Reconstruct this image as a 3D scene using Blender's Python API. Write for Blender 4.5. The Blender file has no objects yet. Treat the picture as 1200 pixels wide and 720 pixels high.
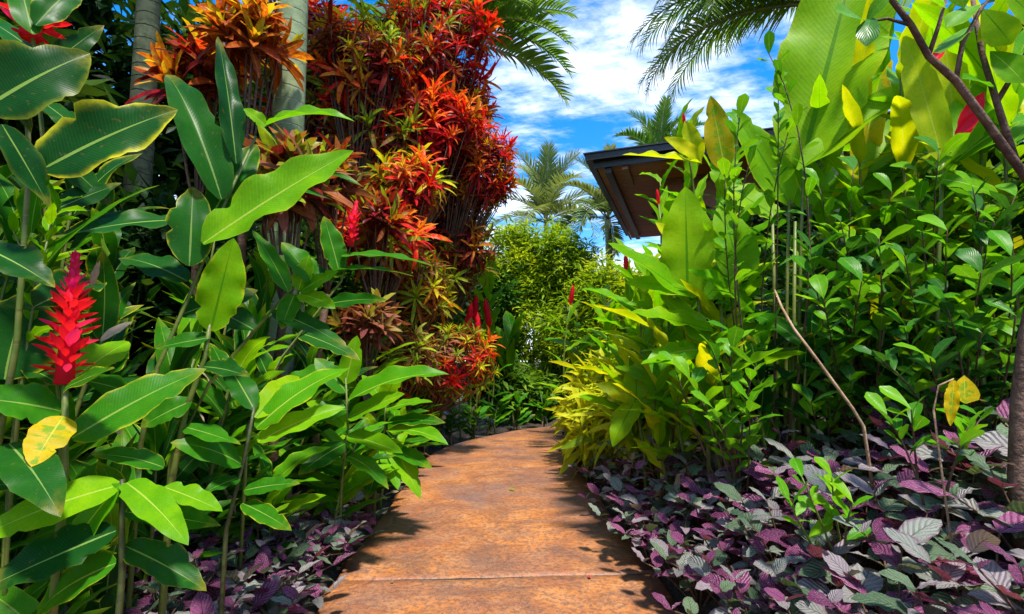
import bpy, math, random
import numpy as np
from mathutils import Vector, Matrix

R = math.radians
rng = random.Random(7)
sc = bpy.context.scene
COL = sc.collection

# ------------------------------------------------------------------ camera, sky, sun, exposure
F, CX, CY = 600.0, 600.0, 360.0          # focal length and centre in photo pixels (1200 x 720)
CAM_H = 1.0
PITCH = math.atan(64 / F)
cam = bpy.data.cameras.new('camera')
cam.sensor_width = 36.0
cam.lens = 36.0 * F / 1200.0
cam.clip_start, cam.clip_end = 0.02, 2000
cam_o = bpy.data.objects.new('camera', cam)
COL.objects.link(cam_o)
cam_o.location = (0, 0, CAM_H)
cam_o.rotation_euler = (R(90) + PITCH, 0, 0)
sc.camera = cam_o

SUN_DIR = Vector((0.17, -0.34, 0.92)).normalized()      # towards the sun
SUN_EL = math.asin(SUN_DIR.z)
SUN_AZ = math.atan2(SUN_DIR.x, SUN_DIR.y)
world = bpy.data.worlds.new('World')
sc.world = world
world.use_nodes = True
sun = bpy.data.lights.new('sun', 'SUN')
sun.energy, sun.angle, sun.color = 3.3, R(5.0), (1.0, 0.95, 0.86)
sun_o = bpy.data.objects.new('sun', sun)
COL.objects.link(sun_o)
sun_o.rotation_euler = SUN_DIR.to_track_quat('Z', 'Y').to_euler()
sc.view_settings.view_transform = 'Standard'
sc.view_settings.look = 'None'
sc.view_settings.exposure = 1.5
sc.view_settings.gamma = 1.0
sc.view_settings.use_curve_mapping = False
sc.render.engine = 'CYCLES'
sc.cycles.max_bounces = 6
sc.cycles.diffuse_bounces = 3
sc.cycles.glossy_bounces = 2
sc.cycles.transmission_bounces = 4
sc.cycles.transparent_max_bounces = 4
sc.cycles.use_denoising = True


class NT:
    """small helper to write node trees as expressions"""
    def __init__(s, tree):
        s.t = tree
        s.t.nodes.clear()

    def n(s, kind, ins=None, **props):
        nd = s.t.nodes.new(kind)
        for k, v in props.items():
            setattr(nd, k, v)
        for k, v in (ins or {}).items():
            s.set(nd.inputs[k], v)
        return nd

    def set(s, sock, v):
        if isinstance(v, bpy.types.NodeSocket):
            s.t.links.new(v, sock)
        else:
            if sock.type == 'RGBA' and len(v) == 3:
                v = (*v, 1)
            sock.default_value = v

    def m(s, op, a, b=0.0, c=0.0, clamp=False):
        return s.n('ShaderNodeMath', {0: a, 1: b, 2: c}, operation=op, use_clamp=clamp).outputs[0]

    def mix(s, f, a, b, blend='MIX'):
        nd = s.n('ShaderNodeMix', data_type='RGBA', blend_type=blend)
        s.set(nd.inputs[0], f); s.set(nd.inputs[6], a); s.set(nd.inputs[7], b)
        return nd.outputs[2]

    def ss(s, x, lo, hi, a=0.0, b=1.0):
        return s.n('ShaderNodeMapRange', {0: x, 1: lo, 2: hi, 3: a, 4: b}, interpolation_type='SMOOTHSTEP').outputs[0]

    def noise(s, vec, scale, detail=3.0, rough=0.55, dist=0.0):
        return s.n('ShaderNodeTexNoise', {'Vector': vec, 'Scale': scale, 'Detail': detail, 'Roughness': rough, 'Distortion': dist}).outputs[0]


def build_sky():
    t = NT(world.node_tree)
    sky = t.n('ShaderNodeTexSky', sky_type='NISHITA', sun_disc=False, sun_elevation=SUN_EL, sun_rotation=SUN_AZ,
              air_density=1.0, dust_density=0.35, ozone_density=3.5)
    blue = t.n('ShaderNodeHueSaturation', {'Saturation': 1.42, 'Value': 0.88, 'Hue': 0.503, 'Fac': 1.0, 'Color': sky.outputs[0]}).outputs[0]
    g = t.n('ShaderNodeTexCoord').outputs['Generated']
    sp = t.n('ShaderNodeSeparateXYZ', {0: g})
    zz = t.m('ADD', t.m('MAXIMUM', sp.outputs[2], 0.0), 0.10)
    p = t.n('ShaderNodeCombineXYZ', {0: t.m('DIVIDE', sp.outputs[0], zz), 1: t.m('DIVIDE', sp.outputs[1], zz), 2: 0.0}).outputs[0]
    rot = t.n('ShaderNodeMapping', {'Vector': p, 'Rotation': (0, 0, R(35)), 'Location': (2.3, 0.7, 0), 'Scale': (1.0, 1.7, 1)}).outputs[0]
    big = t.noise(rot, 1.15, 3.0, 0.55, 0.4)
    fine = t.noise(rot, 5.5, 8.0, 0.62, 0.25)
    puff = t.noise(rot, 16.0, 4.0, 0.6, 0.3)
    d = t.m('ADD', t.m('MULTIPLY', big, 1.15), t.m('ADD', t.m('MULTIPLY', fine, 0.62), t.m('MULTIPLY', puff, 0.22)))
    low = t.ss(sp.outputs[2], 0.62, 0.15, 0.0, 0.16)
    d = t.m('ADD', d, low)
    cl = t.ss(d, 0.93, 1.36)
    cl = t.m('MULTIPLY', cl, 0.94)
    c = t.mix(cl, blue, (4.6, 4.85, 5.2))
    bg = t.n('ShaderNodeBackground', {'Color': c, 'Strength': 0.135})
    o = t.n('ShaderNodeOutputWorld')
    t.t.links.new(bg.outputs[0], o.inputs[0])


build_sky()


# ------------------------------------------------------------------ helpers
def W(px, py, Z):
    """world point seen at photo pixel (px, py) at distance Z along the path"""
    x, y = (px - CX) / F, (CY - py) / F
    c, s = math.cos(PITCH), math.sin(PITCH)
    dy, dz = c - y * s, s + y * c
    k = Z / dy
    return Vector((x * k, Z, CAM_H + dz * k))


def new_obj(name, data=None, parent=None, loc=None, mat4=None, mat=None):
    o = bpy.data.objects.new(name, data)
    COL.objects.link(o)
    if parent is not None:
        o.parent = parent
    if mat4 is not None:
        o.matrix_basis = mat4
    elif loc is not None:
        o.location = loc
    if mat is not None and data is not None:
        if not data.materials:
            data.materials.append(mat)
        elif data.materials[0] is not mat:
            o.material_slots[0].link = 'OBJECT'
            o.material_slots[0].material = mat
    return o


def tag(o, label=None, cat=None, group=None, kind=None):
    for k, v in (('label', label), ('category', cat), ('group', group), ('kind', kind)):
        if v:
            o[k] = v
    return o


def root(name, label, cat, loc, group=None):
    return tag(new_obj(name, None, loc=loc), label, cat, group)


class MB:
    """collects shapes and links them as one mesh"""
    def __init__(s):
        s.v, s.f, s.uv, s.age, s.sm = [], [], [], [], []

    def add(s, vs, fs, uvs=None, age=0.0):
        o = len(s.v)
        s.v.extend([tuple(p) for p in vs])
        for f in fs:
            s.f.append([i + o for i in f])
        s.uv.extend(uvs if uvs else [(0, 0)] * len(vs))
        s.age.extend([age] * len(vs))
        return s

    def tube(s, pts, rad, seg=7, cap=True):
        pts = [Vector(p) for p in pts]
        n = len(pts)
        if not hasattr(rad, '__len__'):
            rad = [rad] * n
        vs, fs, uv = [], [], []
        ref = Vector((0.31, 0.17, 0.93))
        acc = 0
        for i, p in enumerate(pts):
            d = (pts[min(i + 1, n - 1)] - pts[max(i - 1, 0)]).normalized()
            if i:
                acc += (p - pts[i - 1]).length
            a = d.cross(ref)
            if a.length < 0.05:
                a = d.cross(Vector((1, 0, 0)))
            a.normalize()
            b = d.cross(a)
            for k in range(seg):
                th = 2 * math.pi * k / seg
                vs.append(p + (a * math.cos(th) + b * math.sin(th)) * rad[i])
                uv.append((acc, k / seg))
        for i in range(n - 1):
            for k in range(seg):
                k2 = (k + 1) % seg
                fs.append([i * seg + k, i * seg + k2, (i + 1) * seg + k2, (i + 1) * seg + k])
        if cap:
            fs.append(list(range(seg))[::-1])
            fs.append([(n - 1) * seg + k for k in range(seg)])
        return s.add(vs, fs, uv)

    def box(s, lo, hi, M=None):
        vs = [Vector((x, y, z)) for x in (lo[0], hi[0]) for y in (lo[1], hi[1]) for z in (lo[2], hi[2])]
        if M is not None:
            vs = [M @ p for p in vs]
        return s.add(vs, [(0, 1, 3, 2), (4, 6, 7, 5), (0, 4, 5, 1), (2, 3, 7, 6), (0, 2, 6, 4), (1, 5, 7, 3)])

    def lathe(s, prof, seg=24):
        vs = [(r * math.cos(2 * math.pi * k / seg), r * math.sin(2 * math.pi * k / seg), z) for r, z in prof for k in range(seg)]
        fs = [[i * seg + k, i * seg + (k + 1) % seg, (i + 1) * seg + (k + 1) % seg, (i + 1) * seg + k]
              for i in range(len(prof) - 1) for k in range(seg)]
        return s.add(vs, fs)

    def mesh(s, name, smooth=True):
        me = bpy.data.meshes.new(name)
        me.from_pydata(s.v, [], s.f)
        n = len(me.loops)
        li = np.empty(n, np.int32)
        me.loops.foreach_get('vertex_index', li)
        uv = me.uv_layers.new(name='UVMap')
        uv.data.foreach_set('uv', np.asarray(s.uv, np.float32)[li].ravel())
        at = me.attributes.new('age', 'FLOAT', 'POINT')
        at.data.foreach_set('value', np.asarray(s.age, np.float32))
        if smooth:
            me.polygons.foreach_set('use_smooth', [True] * len(me.polygons))
        return me

    def build(s, name, mat, parent=None, loc=None, smooth=True):
        return new_obj(name, s.mesh(name, smooth), parent, loc, mat=mat)


def curve(p0, p1, bend=Vector((0, 0, 0)), n=8):
    """points from p0 to p1, bowed by bend"""
    p0, p1 = Vector(p0), Vector(p1)
    return [p0.lerp(p1, i / n) + bend * (4 * (i / n) * (1 - i / n)) for i in range(n + 1)]


# ------------------------------------------------------------------ materials
def new_mat(name):
    m = bpy.data.materials.new(name)
    m.use_nodes = True
    return m, NT(m.node_tree)


def finish(t, shader):
    o = t.n('ShaderNodeOutputMaterial')
    t.t.links.new(shader, o.inputs[0])


def leaf_mat(name, c1, c2, edge=None, vein=None, trans=0.35, rough=0.34, nv=44, slope=5.0, edge_w=0.80, quilt=0.04, spec=0.07,
             spots=0.0, age=None, vein_w=0.05, lat=0.25, tip=None):
    """leaf: two greens mixed per leaf, coloured margin, pale midrib, side veins in relief, translucent"""
    m, t = new_mat(name)
    uv = t.n('ShaderNodeUVMap').outputs[0]
    sp = t.n('ShaderNodeSeparateXYZ', {0: uv})
    u = sp.outputs[0]
    s = t.m('ABSOLUTE', t.m('MULTIPLY', t.m('SUBTRACT', sp.outputs[1], 0.5), 2.0))
    oi = t.n('ShaderNodeObjectInfo').outputs['Random']
    oc = t.n('ShaderNodeTexCoord').outputs['Object']
    off = t.n('ShaderNodeVectorMath', {0: oc, 1: t.n('ShaderNodeCombineXYZ', {0: t.m('MULTIPLY', oi, 37.0), 1: t.m('MULTIPLY', oi, 11.0)}).outputs[0]}, operation='ADD').outputs[0]
    n1 = t.noise(off, 9.0, 3.0)
    n2 = t.noise(off, 60.0, 2.0)
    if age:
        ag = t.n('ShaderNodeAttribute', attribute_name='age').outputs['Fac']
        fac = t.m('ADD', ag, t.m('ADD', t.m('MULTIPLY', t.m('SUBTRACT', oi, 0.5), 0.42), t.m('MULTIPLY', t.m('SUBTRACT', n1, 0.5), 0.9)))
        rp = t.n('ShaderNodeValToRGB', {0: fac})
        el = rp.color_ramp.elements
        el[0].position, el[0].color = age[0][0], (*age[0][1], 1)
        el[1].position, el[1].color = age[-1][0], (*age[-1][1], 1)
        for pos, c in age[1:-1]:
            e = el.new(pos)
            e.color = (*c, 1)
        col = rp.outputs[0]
    else:
        fac = t.ss(t.m('ADD', t.m('MULTIPLY', oi, 0.8), t.m('MULTIPLY', n1, 0.5)), 0.15, 1.05)
        col = t.mix(fac, c1, c2)
    if not age and nv > 20:
        n0 = t.noise(off, 3.5, 4.0, 0.65)
        col = t.mix(t.ss(n0, 0.45, 0.75, 0.0, 0.55), col, t.mix(1.0, col, (1.9, 1.35, 1.0), 'MULTIPLY'))
        col = t.mix(t.ss(n0, 0.50, 0.25, 0.0, 0.5), col, t.mix(1.0, col, (0.6, 0.72, 0.8), 'MULTIPLY'))
    if name == 'leaf_turned_yellow':
        col = t.mix(t.ss(t.m('ADD', n1, t.m('MULTIPLY', s, -0.25)), 0.38, 0.52), col, (0.17, 0.30, 0.008))
    if tip:
        col = t.mix(t.m('MULTIPLY', t.ss(t.m('ADD', u, t.m('MULTIPLY', n1, 0.5)), 1.0, 1.45), 0.85), col, tip)
    if edge:
        e = t.ss(t.m('ADD', s, t.m('MULTIPLY', t.m('SUBTRACT', n1, 0.5), 0.35)), edge_w, 1.06)
        e = t.m('POWER', e, 2.2)
        e = t.m('MULTIPLY', e, t.ss(t.m('FRACT', t.m('MULTIPLY', oi, 7.3)), 0.25, 0.95, 0.06, 1.0))
        col = t.mix(e, col, edge)
    ph = t.m('MULTIPLY', t.m('ADD', u, t.m('MULTIPLY', s, -slope / nv)), nv * 6.2832)
    wv = t.m('SINE', ph)
    vm = t.m('MULTIPLY', t.ss(wv, 0.72, 1.0), lat)
    mid = t.m('LESS_THAN', s, t.m('MULTIPLY', t.m('SUBTRACT', 1.15, u), vein_w))
    if vein:
        vm2 = t.m('MAXIMUM', vm, t.m('MULTIPLY', mid, 0.85))
        col = t.mix(vm2, col, vein)
    col = t.mix(t.ss(n2, 0.35, 0.75, 0.0, 0.28), col, t.mix(1.0, col, (0.55, 0.62, 0.5), 'MULTIPLY'))
    if spots:
        b = t.m('MULTIPLY', t.ss(t.noise(off, 22.0, 4.0, 0.7), 0.62, 0.68), spots)
        col = t.mix(b, col, (0.16, 0.085, 0.03))
    h = t.m('ADD', t.m('MULTIPLY', wv, 0.5), t.m('MULTIPLY', mid, -1.2))
    h = t.m('ADD', h, t.m('MULTIPLY', n2, 0.8))
    bump = t.n('ShaderNodeBump', {'Strength': quilt, 'Distance': 0.006, 'Height': h})
    p = t.n('ShaderNodeBsdfPrincipled', {'Base Color': col, 'Roughness': t.m('ADD', rough, t.m('MULTIPLY', t.m('SUBTRACT', n1, 0.5), 0.2)),
                                         'Specular IOR Level': spec, 'Normal': bump.outputs[0]})
    tc = t.mix(1.0, col, (1.9, 1.75, 0.75), 'MULTIPLY')
    tr = t.n('ShaderNodeBsdfTranslucent', {'Color': tc, 'Normal': bump.outputs[0]})
    mx = t.n('ShaderNodeMixShader', {0: trans, 1: p.outputs[0], 2: tr.outputs[0]})
    finish(t, mx.outputs[0])
    return m


def bark_mat(name, c1, c2, scale=20.0, rough=0.8, rings=None, bump=0.4, spec=0.3):
    m, t = new_mat(name)
    oc = t.n('ShaderNodeTexCoord').outputs['Object']
    n1 = t.noise(oc, scale, 4.0, 0.6)
    n2 = t.noise(oc, scale * 0.2, 3.0)
    col = t.mix(t.ss(t.m('ADD', t.m('MULTIPLY', n1, 0.5), t.m('MULTIPLY', n2, 0.5)), 0.38, 0.62), c1, c2)
    h = n1
    if rings:
        sp = t.n('ShaderNodeSeparateXYZ', {0: oc})
        zz = t.m('ADD', sp.outputs[2], t.m('MULTIPLY', n2, 0.05))
        f = t.m('FRACT', t.m('MULTIPLY', zz, rings[0]))
        k = t.ss(f, 0.0, 0.10, 1.0, 0.0)
        col = t.mix(k, col, rings[1])
        h = t.m('SUBTRACT', t.m('MULTIPLY', n1, 0.3), t.m('MULTIPLY', k, 0.8))
    b = t.n('ShaderNodeBump', {'Strength': bump, 'Distance': 0.02, 'Height': h})
    p = t.n('ShaderNodeBsdfPrincipled', {'Base Color': col, 'Roughness': rough, 'Specular IOR Level': spec, 'Normal': b.outputs[0]})
    finish(t, p.outputs[0])
    return m


def path_mat():
    m, t = new_mat('stamped_concrete')
    g = t.n('ShaderNodeTexCoord').outputs['Object']
    wide = t.n('ShaderNodeMapping', {'Vector': g, 'Scale': (0.9, 1.15, 1)}).outputs[0]
    a = t.noise(wide, 1.5, 5.0, 0.6, 0.6)
    b = t.noise(g, 5.0, 6.0, 0.68, 0.3)
    c = t.noise(g, 38.0, 4.0, 0.65)
    d = t.noise(g, 150.0, 2.0, 0.6)
    col = t.mix(t.ss(a, 0.36, 0.66), (0.40, 0.135, 0.024), (0.24, 0.082, 0.038))
    col = t.mix(t.ss(b, 0.40, 0.70, 0.0, 0.75), col, (0.46, 0.205, 0.068))
    col = t.mix(t.ss(t.m('ADD', t.m('MULTIPLY', a, 0.8), t.m('MULTIPLY', b, 0.5)), 0.62, 0.90, 0.0, 0.75), col, (0.125, 0.06, 0.046))
    st = t.noise(t.n('ShaderNodeVectorMath', {0: wide, 1: (4.2, 1.7, 0.0)}, operation='ADD').outputs[0], 2.4, 6.0, 0.72, 1.2)
    col = t.mix(t.ss(st, 0.42, 0.66, 0.0, 0.68), col, (0.090, 0.050, 0.040))
    s2 = t.noise(t.n('ShaderNodeVectorMath', {0: wide, 1: (9.1, 3.3, 0.0)}, operation='ADD').outputs[0], 1.3, 5.0, 0.65, 0.8)
    col = t.mix(t.ss(s2, 0.50, 0.72, 0.0, 0.6), col, (0.155, 0.098, 0.092))
    col = t.mix(t.ss(c, 0.44, 0.62, 0.0, 0.72), col, (0.11, 0.052, 0.034))
    col = t.mix(t.ss(d, 0.54, 0.72, 0.0, 0.42), col, (0.46, 0.26, 0.13))
    e2 = t.noise(g, 85.0, 3.0, 0.7)
    col = t.mix(t.ss(e2, 0.56, 0.68, 0.0, 0.7), col, (0.075, 0.038, 0.028))
    vo = t.n('ShaderNodeTexVoronoi', {'Vector': t.n('ShaderNodeVectorMath', {0: g, 1: t.mix(0.25, g, t.n('ShaderNodeTexNoise', {'Vector': g, 'Scale': 3.0}).outputs[1])}, operation='ADD').outputs[0], 'Scale': 2.0}, feature='DISTANCE_TO_EDGE').outputs[0]
    h = t.m('ADD', t.m('MULTIPLY', c, 0.6), t.m('ADD', t.m('MULTIPLY', b, 1.4), t.m('MULTIPLY', t.ss(vo, 0.0, 0.05), 0.35)))
    h = t.m('ADD', h, t.m('MULTIPLY', d, 0.25))
    bp = t.n('ShaderNodeBump', {'Strength': 0.5, 'Distance': 0.012, 'Height': h})
    p = t.n('ShaderNodeBsdfPrincipled', {'Base Color': col, 'Roughness': t.ss(b, 0.3, 0.7, 0.42, 0.68), 'Specular IOR Level': 0.4, 'Normal': bp.outputs[0]})
    finish(t, p.outputs[0])
    return m


def soil_mat():
    m, t = new_mat('soil')
    g = t.n('ShaderNodeTexCoord').outputs['Object']
    a = t.noise(g, 3.0, 5.0, 0.65)
    b = t.noise(g, 45.0, 4.0, 0.65)
    col = t.mix(t.ss(a, 0.35, 0.65), (0.018, 0.012, 0.008), (0.05, 0.032, 0.02))
    col = t.mix(t.ss(b, 0.52, 0.70, 0.0, 0.6), col, (0.09, 0.06, 0.04))
    bp = t.n('ShaderNodeBump', {'Strength': 0.9, 'Distance': 0.05, 'Height': t.m('ADD', a, b)})
    p = t.n('ShaderNodeBsdfPrincipled', {'Base Color': col, 'Roughness': 0.95, 'Normal': bp.outputs[0]})
    finish(t, p.outputs[0])
    return m


def plain_mat(name, col, rough=0.5, metal=0.0, grain=None, gs=30.0, trans=0.0):
    m, t = new_mat(name)
    oc = t.n('ShaderNodeTexCoord').outputs['Object']
    n = t.noise(oc, gs, 4.0, 0.6)
    c = t.mix(t.ss(n, 0.35, 0.7), col, grain or tuple(x * 0.7 for x in col))
    bp = t.n('ShaderNodeBump', {'Strength': 0.15, 'Distance': 0.01, 'Height': n})
    p = t.n('ShaderNodeBsdfPrincipled', {'Base Color': c, 'Roughness': rough, 'Metallic': metal, 'Normal': bp.outputs[0]})
    sh = p.outputs[0]
    if trans:
        tr = t.n('ShaderNodeBsdfTranslucent', {'Color': c})
        sh = t.n('ShaderNodeMixShader', {0: trans, 1: sh, 2: tr.outputs[0]}).outputs[0]
    finish(t, sh)
    return m


def wood_mat(name, c1, c2):
    m, t = new_mat(name)
    oc = t.n('ShaderNodeTexCoord').outputs['Object']
    st = t.n('ShaderNodeMapping', {'Vector': oc, 'Scale': (1.0, 14.0, 14.0)}).outputs[0]
    n = t.noise(st, 2.2, 5.0, 0.6, 0.6)
    ri = t.n('ShaderNodeObjectInfo').outputs['Random']
    c = t.mix(t.ss(t.m('ADD', n, t.m('MULTIPLY', ri, 0.25)), 0.35, 0.85), c1, c2)
    p = t.n('ShaderNodeBsdfPrincipled', {'Base Color': c, 'Roughness': 0.55})
    finish(t, p.outputs[0])
    return m


YEL = (0.46, 0.42, 0.02)
MAT = {
    'dark': leaf_mat('ginger_leaf_dark', (0.004, 0.045, 0.006), (0.011, 0.078, 0.007), YEL, (0.17, 0.27, 0.06), 0.28, 0.34, lat=0.06, spots=0.35, tip=(0.26, 0.20, 0.02)),
    'edged': leaf_mat('ginger_leaf_edged', (0.004, 0.048, 0.007), (0.010, 0.080, 0.008), (0.55, 0.50, 0.015), (0.22, 0.34, 0.06), 0.28, 0.34, lat=0.06, edge_w=0.58, spots=0.4, tip=(0.30, 0.25, 0.02)),
    'mid': leaf_mat('ginger_leaf_mid', (0.009, 0.085, 0.004), (0.032, 0.170, 0.005), YEL, (0.22, 0.34, 0.06), 0.36, 0.35, lat=0.08, spots=0.25, tip=(0.26, 0.24, 0.02)),
    'bright': leaf_mat('ginger_leaf_bright', (0.050, 0.235, 0.003), (0.130, 0.320, 0.003), (0.45, 0.45, 0.02), (0.34, 0.45, 0.06), 0.40, 0.34, lat=0.16, spots=0.1),
    'lime': leaf_mat('heliconia_leaf_lime', (0.095, 0.310, 0.002), (0.200, 0.385, 0.002), (0.45, 0.45, 0.01), (0.055, 0.205, 0.003), 0.45, 0.45, nv=52, lat=0.38, slope=8.0, vein_w=0.06, spots=.25),
    'yellow': leaf_mat('leaf_turned_yellow', (0.38, 0.31, 0.003), (0.50, 0.35, 0.003), (0.62, 0.34, 0.02), (0.52, 0.48, 0.05), 0.40, 0.42, spots=0.5),
    'chart': leaf_mat('leaf_chartreuse', (0.27, 0.39, 0.003), (0.43, 0.46, 0.003), (0.55, 0.5, 0.02), (0.40, 0.46, 0.05), 0.40, 0.38, lat=0.15),
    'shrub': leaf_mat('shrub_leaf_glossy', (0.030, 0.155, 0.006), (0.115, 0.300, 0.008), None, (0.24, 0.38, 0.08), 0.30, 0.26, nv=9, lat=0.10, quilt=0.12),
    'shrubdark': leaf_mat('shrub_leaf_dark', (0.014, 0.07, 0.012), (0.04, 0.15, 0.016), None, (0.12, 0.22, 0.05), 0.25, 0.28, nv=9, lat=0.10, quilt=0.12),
    'far': leaf_mat('far_leaf', (0, 0, 0), (0, 0, 0), trans=0.3, rough=0.45, age=[(0.1, (0.02, 0.075, 0.012)), (0.5, (0.06, 0.16, 0.016)), (0.95, (0.15, 0.25, 0.018))]),
    'farlime': leaf_mat('far_leaf_lime', (0, 0, 0), (0, 0, 0), trans=0.4, rough=0.5, age=[(0.05, (0.10, 0.19, 0.010)), (0.5, (0.22, 0.34, 0.012)), (0.95, (0.42, 0.46, 0.02))]),
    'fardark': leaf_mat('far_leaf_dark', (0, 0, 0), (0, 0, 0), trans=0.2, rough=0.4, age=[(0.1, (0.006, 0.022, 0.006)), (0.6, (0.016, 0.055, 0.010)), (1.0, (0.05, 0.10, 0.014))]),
    'palm': leaf_mat('palm_leaflet', (0.035, 0.115, 0.020), (0.095, 0.20, 0.035), None, None, 0.25, 0.38, nv=1, lat=0.0, quilt=0.05, tip=(0.22, 0.20, 0.05)),
    'palmlight': leaf_mat('palm_leaflet_light', (0.06, 0.15, 0.02), (0.16, 0.25, 0.04), None, None, 0.35, 0.38, nv=1, lat=0.0, quilt=0.05, tip=(0.28, 0.25, 0.06)),
    'palmgrey': leaf_mat('palm_leaflet_grey', (0.09, 0.15, 0.05), (0.19, 0.24, 0.09), None, None, 0.25, 0.45, nv=1, lat=0.0, quilt=0.05, tip=(0.25, 0.25, 0.09)),
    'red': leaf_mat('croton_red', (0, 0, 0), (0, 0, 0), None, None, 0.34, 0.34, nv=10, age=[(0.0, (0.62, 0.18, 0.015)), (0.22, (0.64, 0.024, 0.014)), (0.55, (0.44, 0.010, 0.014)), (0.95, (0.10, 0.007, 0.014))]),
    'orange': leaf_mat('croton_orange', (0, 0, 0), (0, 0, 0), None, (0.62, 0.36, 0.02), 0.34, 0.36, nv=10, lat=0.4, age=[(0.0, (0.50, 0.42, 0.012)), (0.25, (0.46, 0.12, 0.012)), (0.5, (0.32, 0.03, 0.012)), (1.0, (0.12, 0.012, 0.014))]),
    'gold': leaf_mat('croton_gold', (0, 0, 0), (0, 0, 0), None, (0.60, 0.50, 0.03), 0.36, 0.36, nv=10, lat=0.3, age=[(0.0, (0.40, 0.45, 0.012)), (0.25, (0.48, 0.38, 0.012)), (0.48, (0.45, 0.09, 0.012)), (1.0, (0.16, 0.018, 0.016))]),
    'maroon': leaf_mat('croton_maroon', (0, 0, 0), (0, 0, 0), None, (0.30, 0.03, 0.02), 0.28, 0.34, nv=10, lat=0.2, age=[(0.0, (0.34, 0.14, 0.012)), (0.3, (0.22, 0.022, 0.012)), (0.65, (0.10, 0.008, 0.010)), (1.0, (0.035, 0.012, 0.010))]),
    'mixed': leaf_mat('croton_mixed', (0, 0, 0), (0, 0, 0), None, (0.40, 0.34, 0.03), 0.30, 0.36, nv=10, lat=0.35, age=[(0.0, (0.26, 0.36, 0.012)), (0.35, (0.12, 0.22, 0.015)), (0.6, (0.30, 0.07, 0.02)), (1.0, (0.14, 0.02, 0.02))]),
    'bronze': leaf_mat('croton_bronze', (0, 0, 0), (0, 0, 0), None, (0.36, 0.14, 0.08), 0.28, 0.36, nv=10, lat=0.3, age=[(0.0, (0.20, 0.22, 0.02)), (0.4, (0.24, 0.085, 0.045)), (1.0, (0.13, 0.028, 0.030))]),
    'purple': leaf_mat('purple_leaf', (0.115, 0.022, 0.075), (0.26, 0.07, 0.165), (0.06, 0.09, 0.05), (0.050, 0.012, 0.038), 0.22, 0.27, nv=7, slope=2.4, lat=0.42, quilt=0.7, vein_w=0.05, spec=0.5),
    'silver': leaf_mat('silver_purple_leaf', (0.20, 0.245, 0.185), (0.30, 0.225, 0.26), (0.17, 0.05, 0.11), (0.060, 0.070, 0.055), 0.15, 0.34, nv=7, slope=2.4, lat=0.45, quilt=0.7, edge_w=0.55, spec=0.5),
    'grey': leaf_mat('grey_green_leaf', (0.05, 0.10, 0.048), (0.135, 0.20, 0.11), (0.10, 0.03, 0.06), (0.035, 0.045, 0.030), 0.18, 0.34, nv=7, slope=2.4, lat=0.45, quilt=0.7, spec=0.45),
    'dry': leaf_mat('dry_leaf', (0.20, 0.125, 0.065), (0.40, 0.32, 0.22), None, (0.25, 0.18, 0.1), 0.2, 0.7, lat=0.2),
    'bract': leaf_mat('red_bract', (0.62, 0.012, 0.030), (0.74, 0.020, 0.045), None, None, 0.30, 0.32, nv=1, lat=0.0, quilt=0.05),
    'pinkbract': leaf_mat('pink_bract', (0.66, 0.012, 0.13), (0.78, 0.03, 0.19), None, None, 0.30, 0.34, nv=1, lat=0.0, quilt=0.05),
    'stem': bark_mat('green_cane', (0.07, 0.11, 0.015), (0.13, 0.145, 0.03), 30.0, 0.45, rings=(14.0, (0.16, 0.14, 0.05)), bump=0.15),
    'stemdark': bark_mat('dark_cane', (0.030, 0.035, 0.015), (0.06, 0.075, 0.02), 40.0, 0.5, bump=0.2),
    'twig': bark_mat('twig_brown', (0.055, 0.028, 0.016), (0.12, 0.065, 0.038), 50.0, 0.7),
    'bark': bark_mat('bark_brown', (0.065, 0.034, 0.022), (0.16, 0.095, 0.065), 34.0, 0.85, bump=0.7),
    'stick': bark_mat('dry_stick', (0.22, 0.13, 0.07), (0.36, 0.24, 0.14), 40.0, 0.8),
    'palmtrunk': bark_mat('palm_trunk', (0.10, 0.155, 0.065), (0.20, 0.255, 0.125), 16.0, 0.7, rings=(11.0, (0.42, 0.43, 0.36)), bump=0.5),
    'palmtrunkdark': bark_mat('mossy_shaded_palm_trunk', (0.035, 0.05, 0.02), (0.10, 0.115, 0.06), 22.0, 0.85, rings=(9.0, (0.16, 0.15, 0.11)), bump=0.7),  # mossy tones, with the shade around this trunk darkened into the colour
    'rachis': bark_mat('frond_rib', (0.16, 0.18, 0.05), (0.24, 0.24, 0.09), 30.0, 0.5),
    'path': path_mat(),
    'soil': soil_mat(),
    'black': plain_mat('black_paint', (0.018, 0.017, 0.018), 0.35),
    'lampcap': plain_mat('weathered_metal', (0.16, 0.15, 0.155), 0.42, 0.6, (0.08, 0.075, 0.08)),
    'lampglass': plain_mat('frosted_glass', (0.55, 0.54, 0.5), 0.3),
    'soffit': wood_mat('soffit_wood', (0.36, 0.10, 0.03), (0.52, 0.18, 0.06)),
    'wallwood': wood_mat('wall_wood', (0.20, 0.075, 0.032), (0.32, 0.13, 0.06)),
    'shingle': plain_mat('roof_shingle', (0.26, 0.14, 0.09), 0.9, 0.0, (0.15, 0.085, 0.06), 25.0),
    'petal': plain_mat('fallen_petal', (0.6, 0.02, 0.03), 0.5),
}


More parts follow.
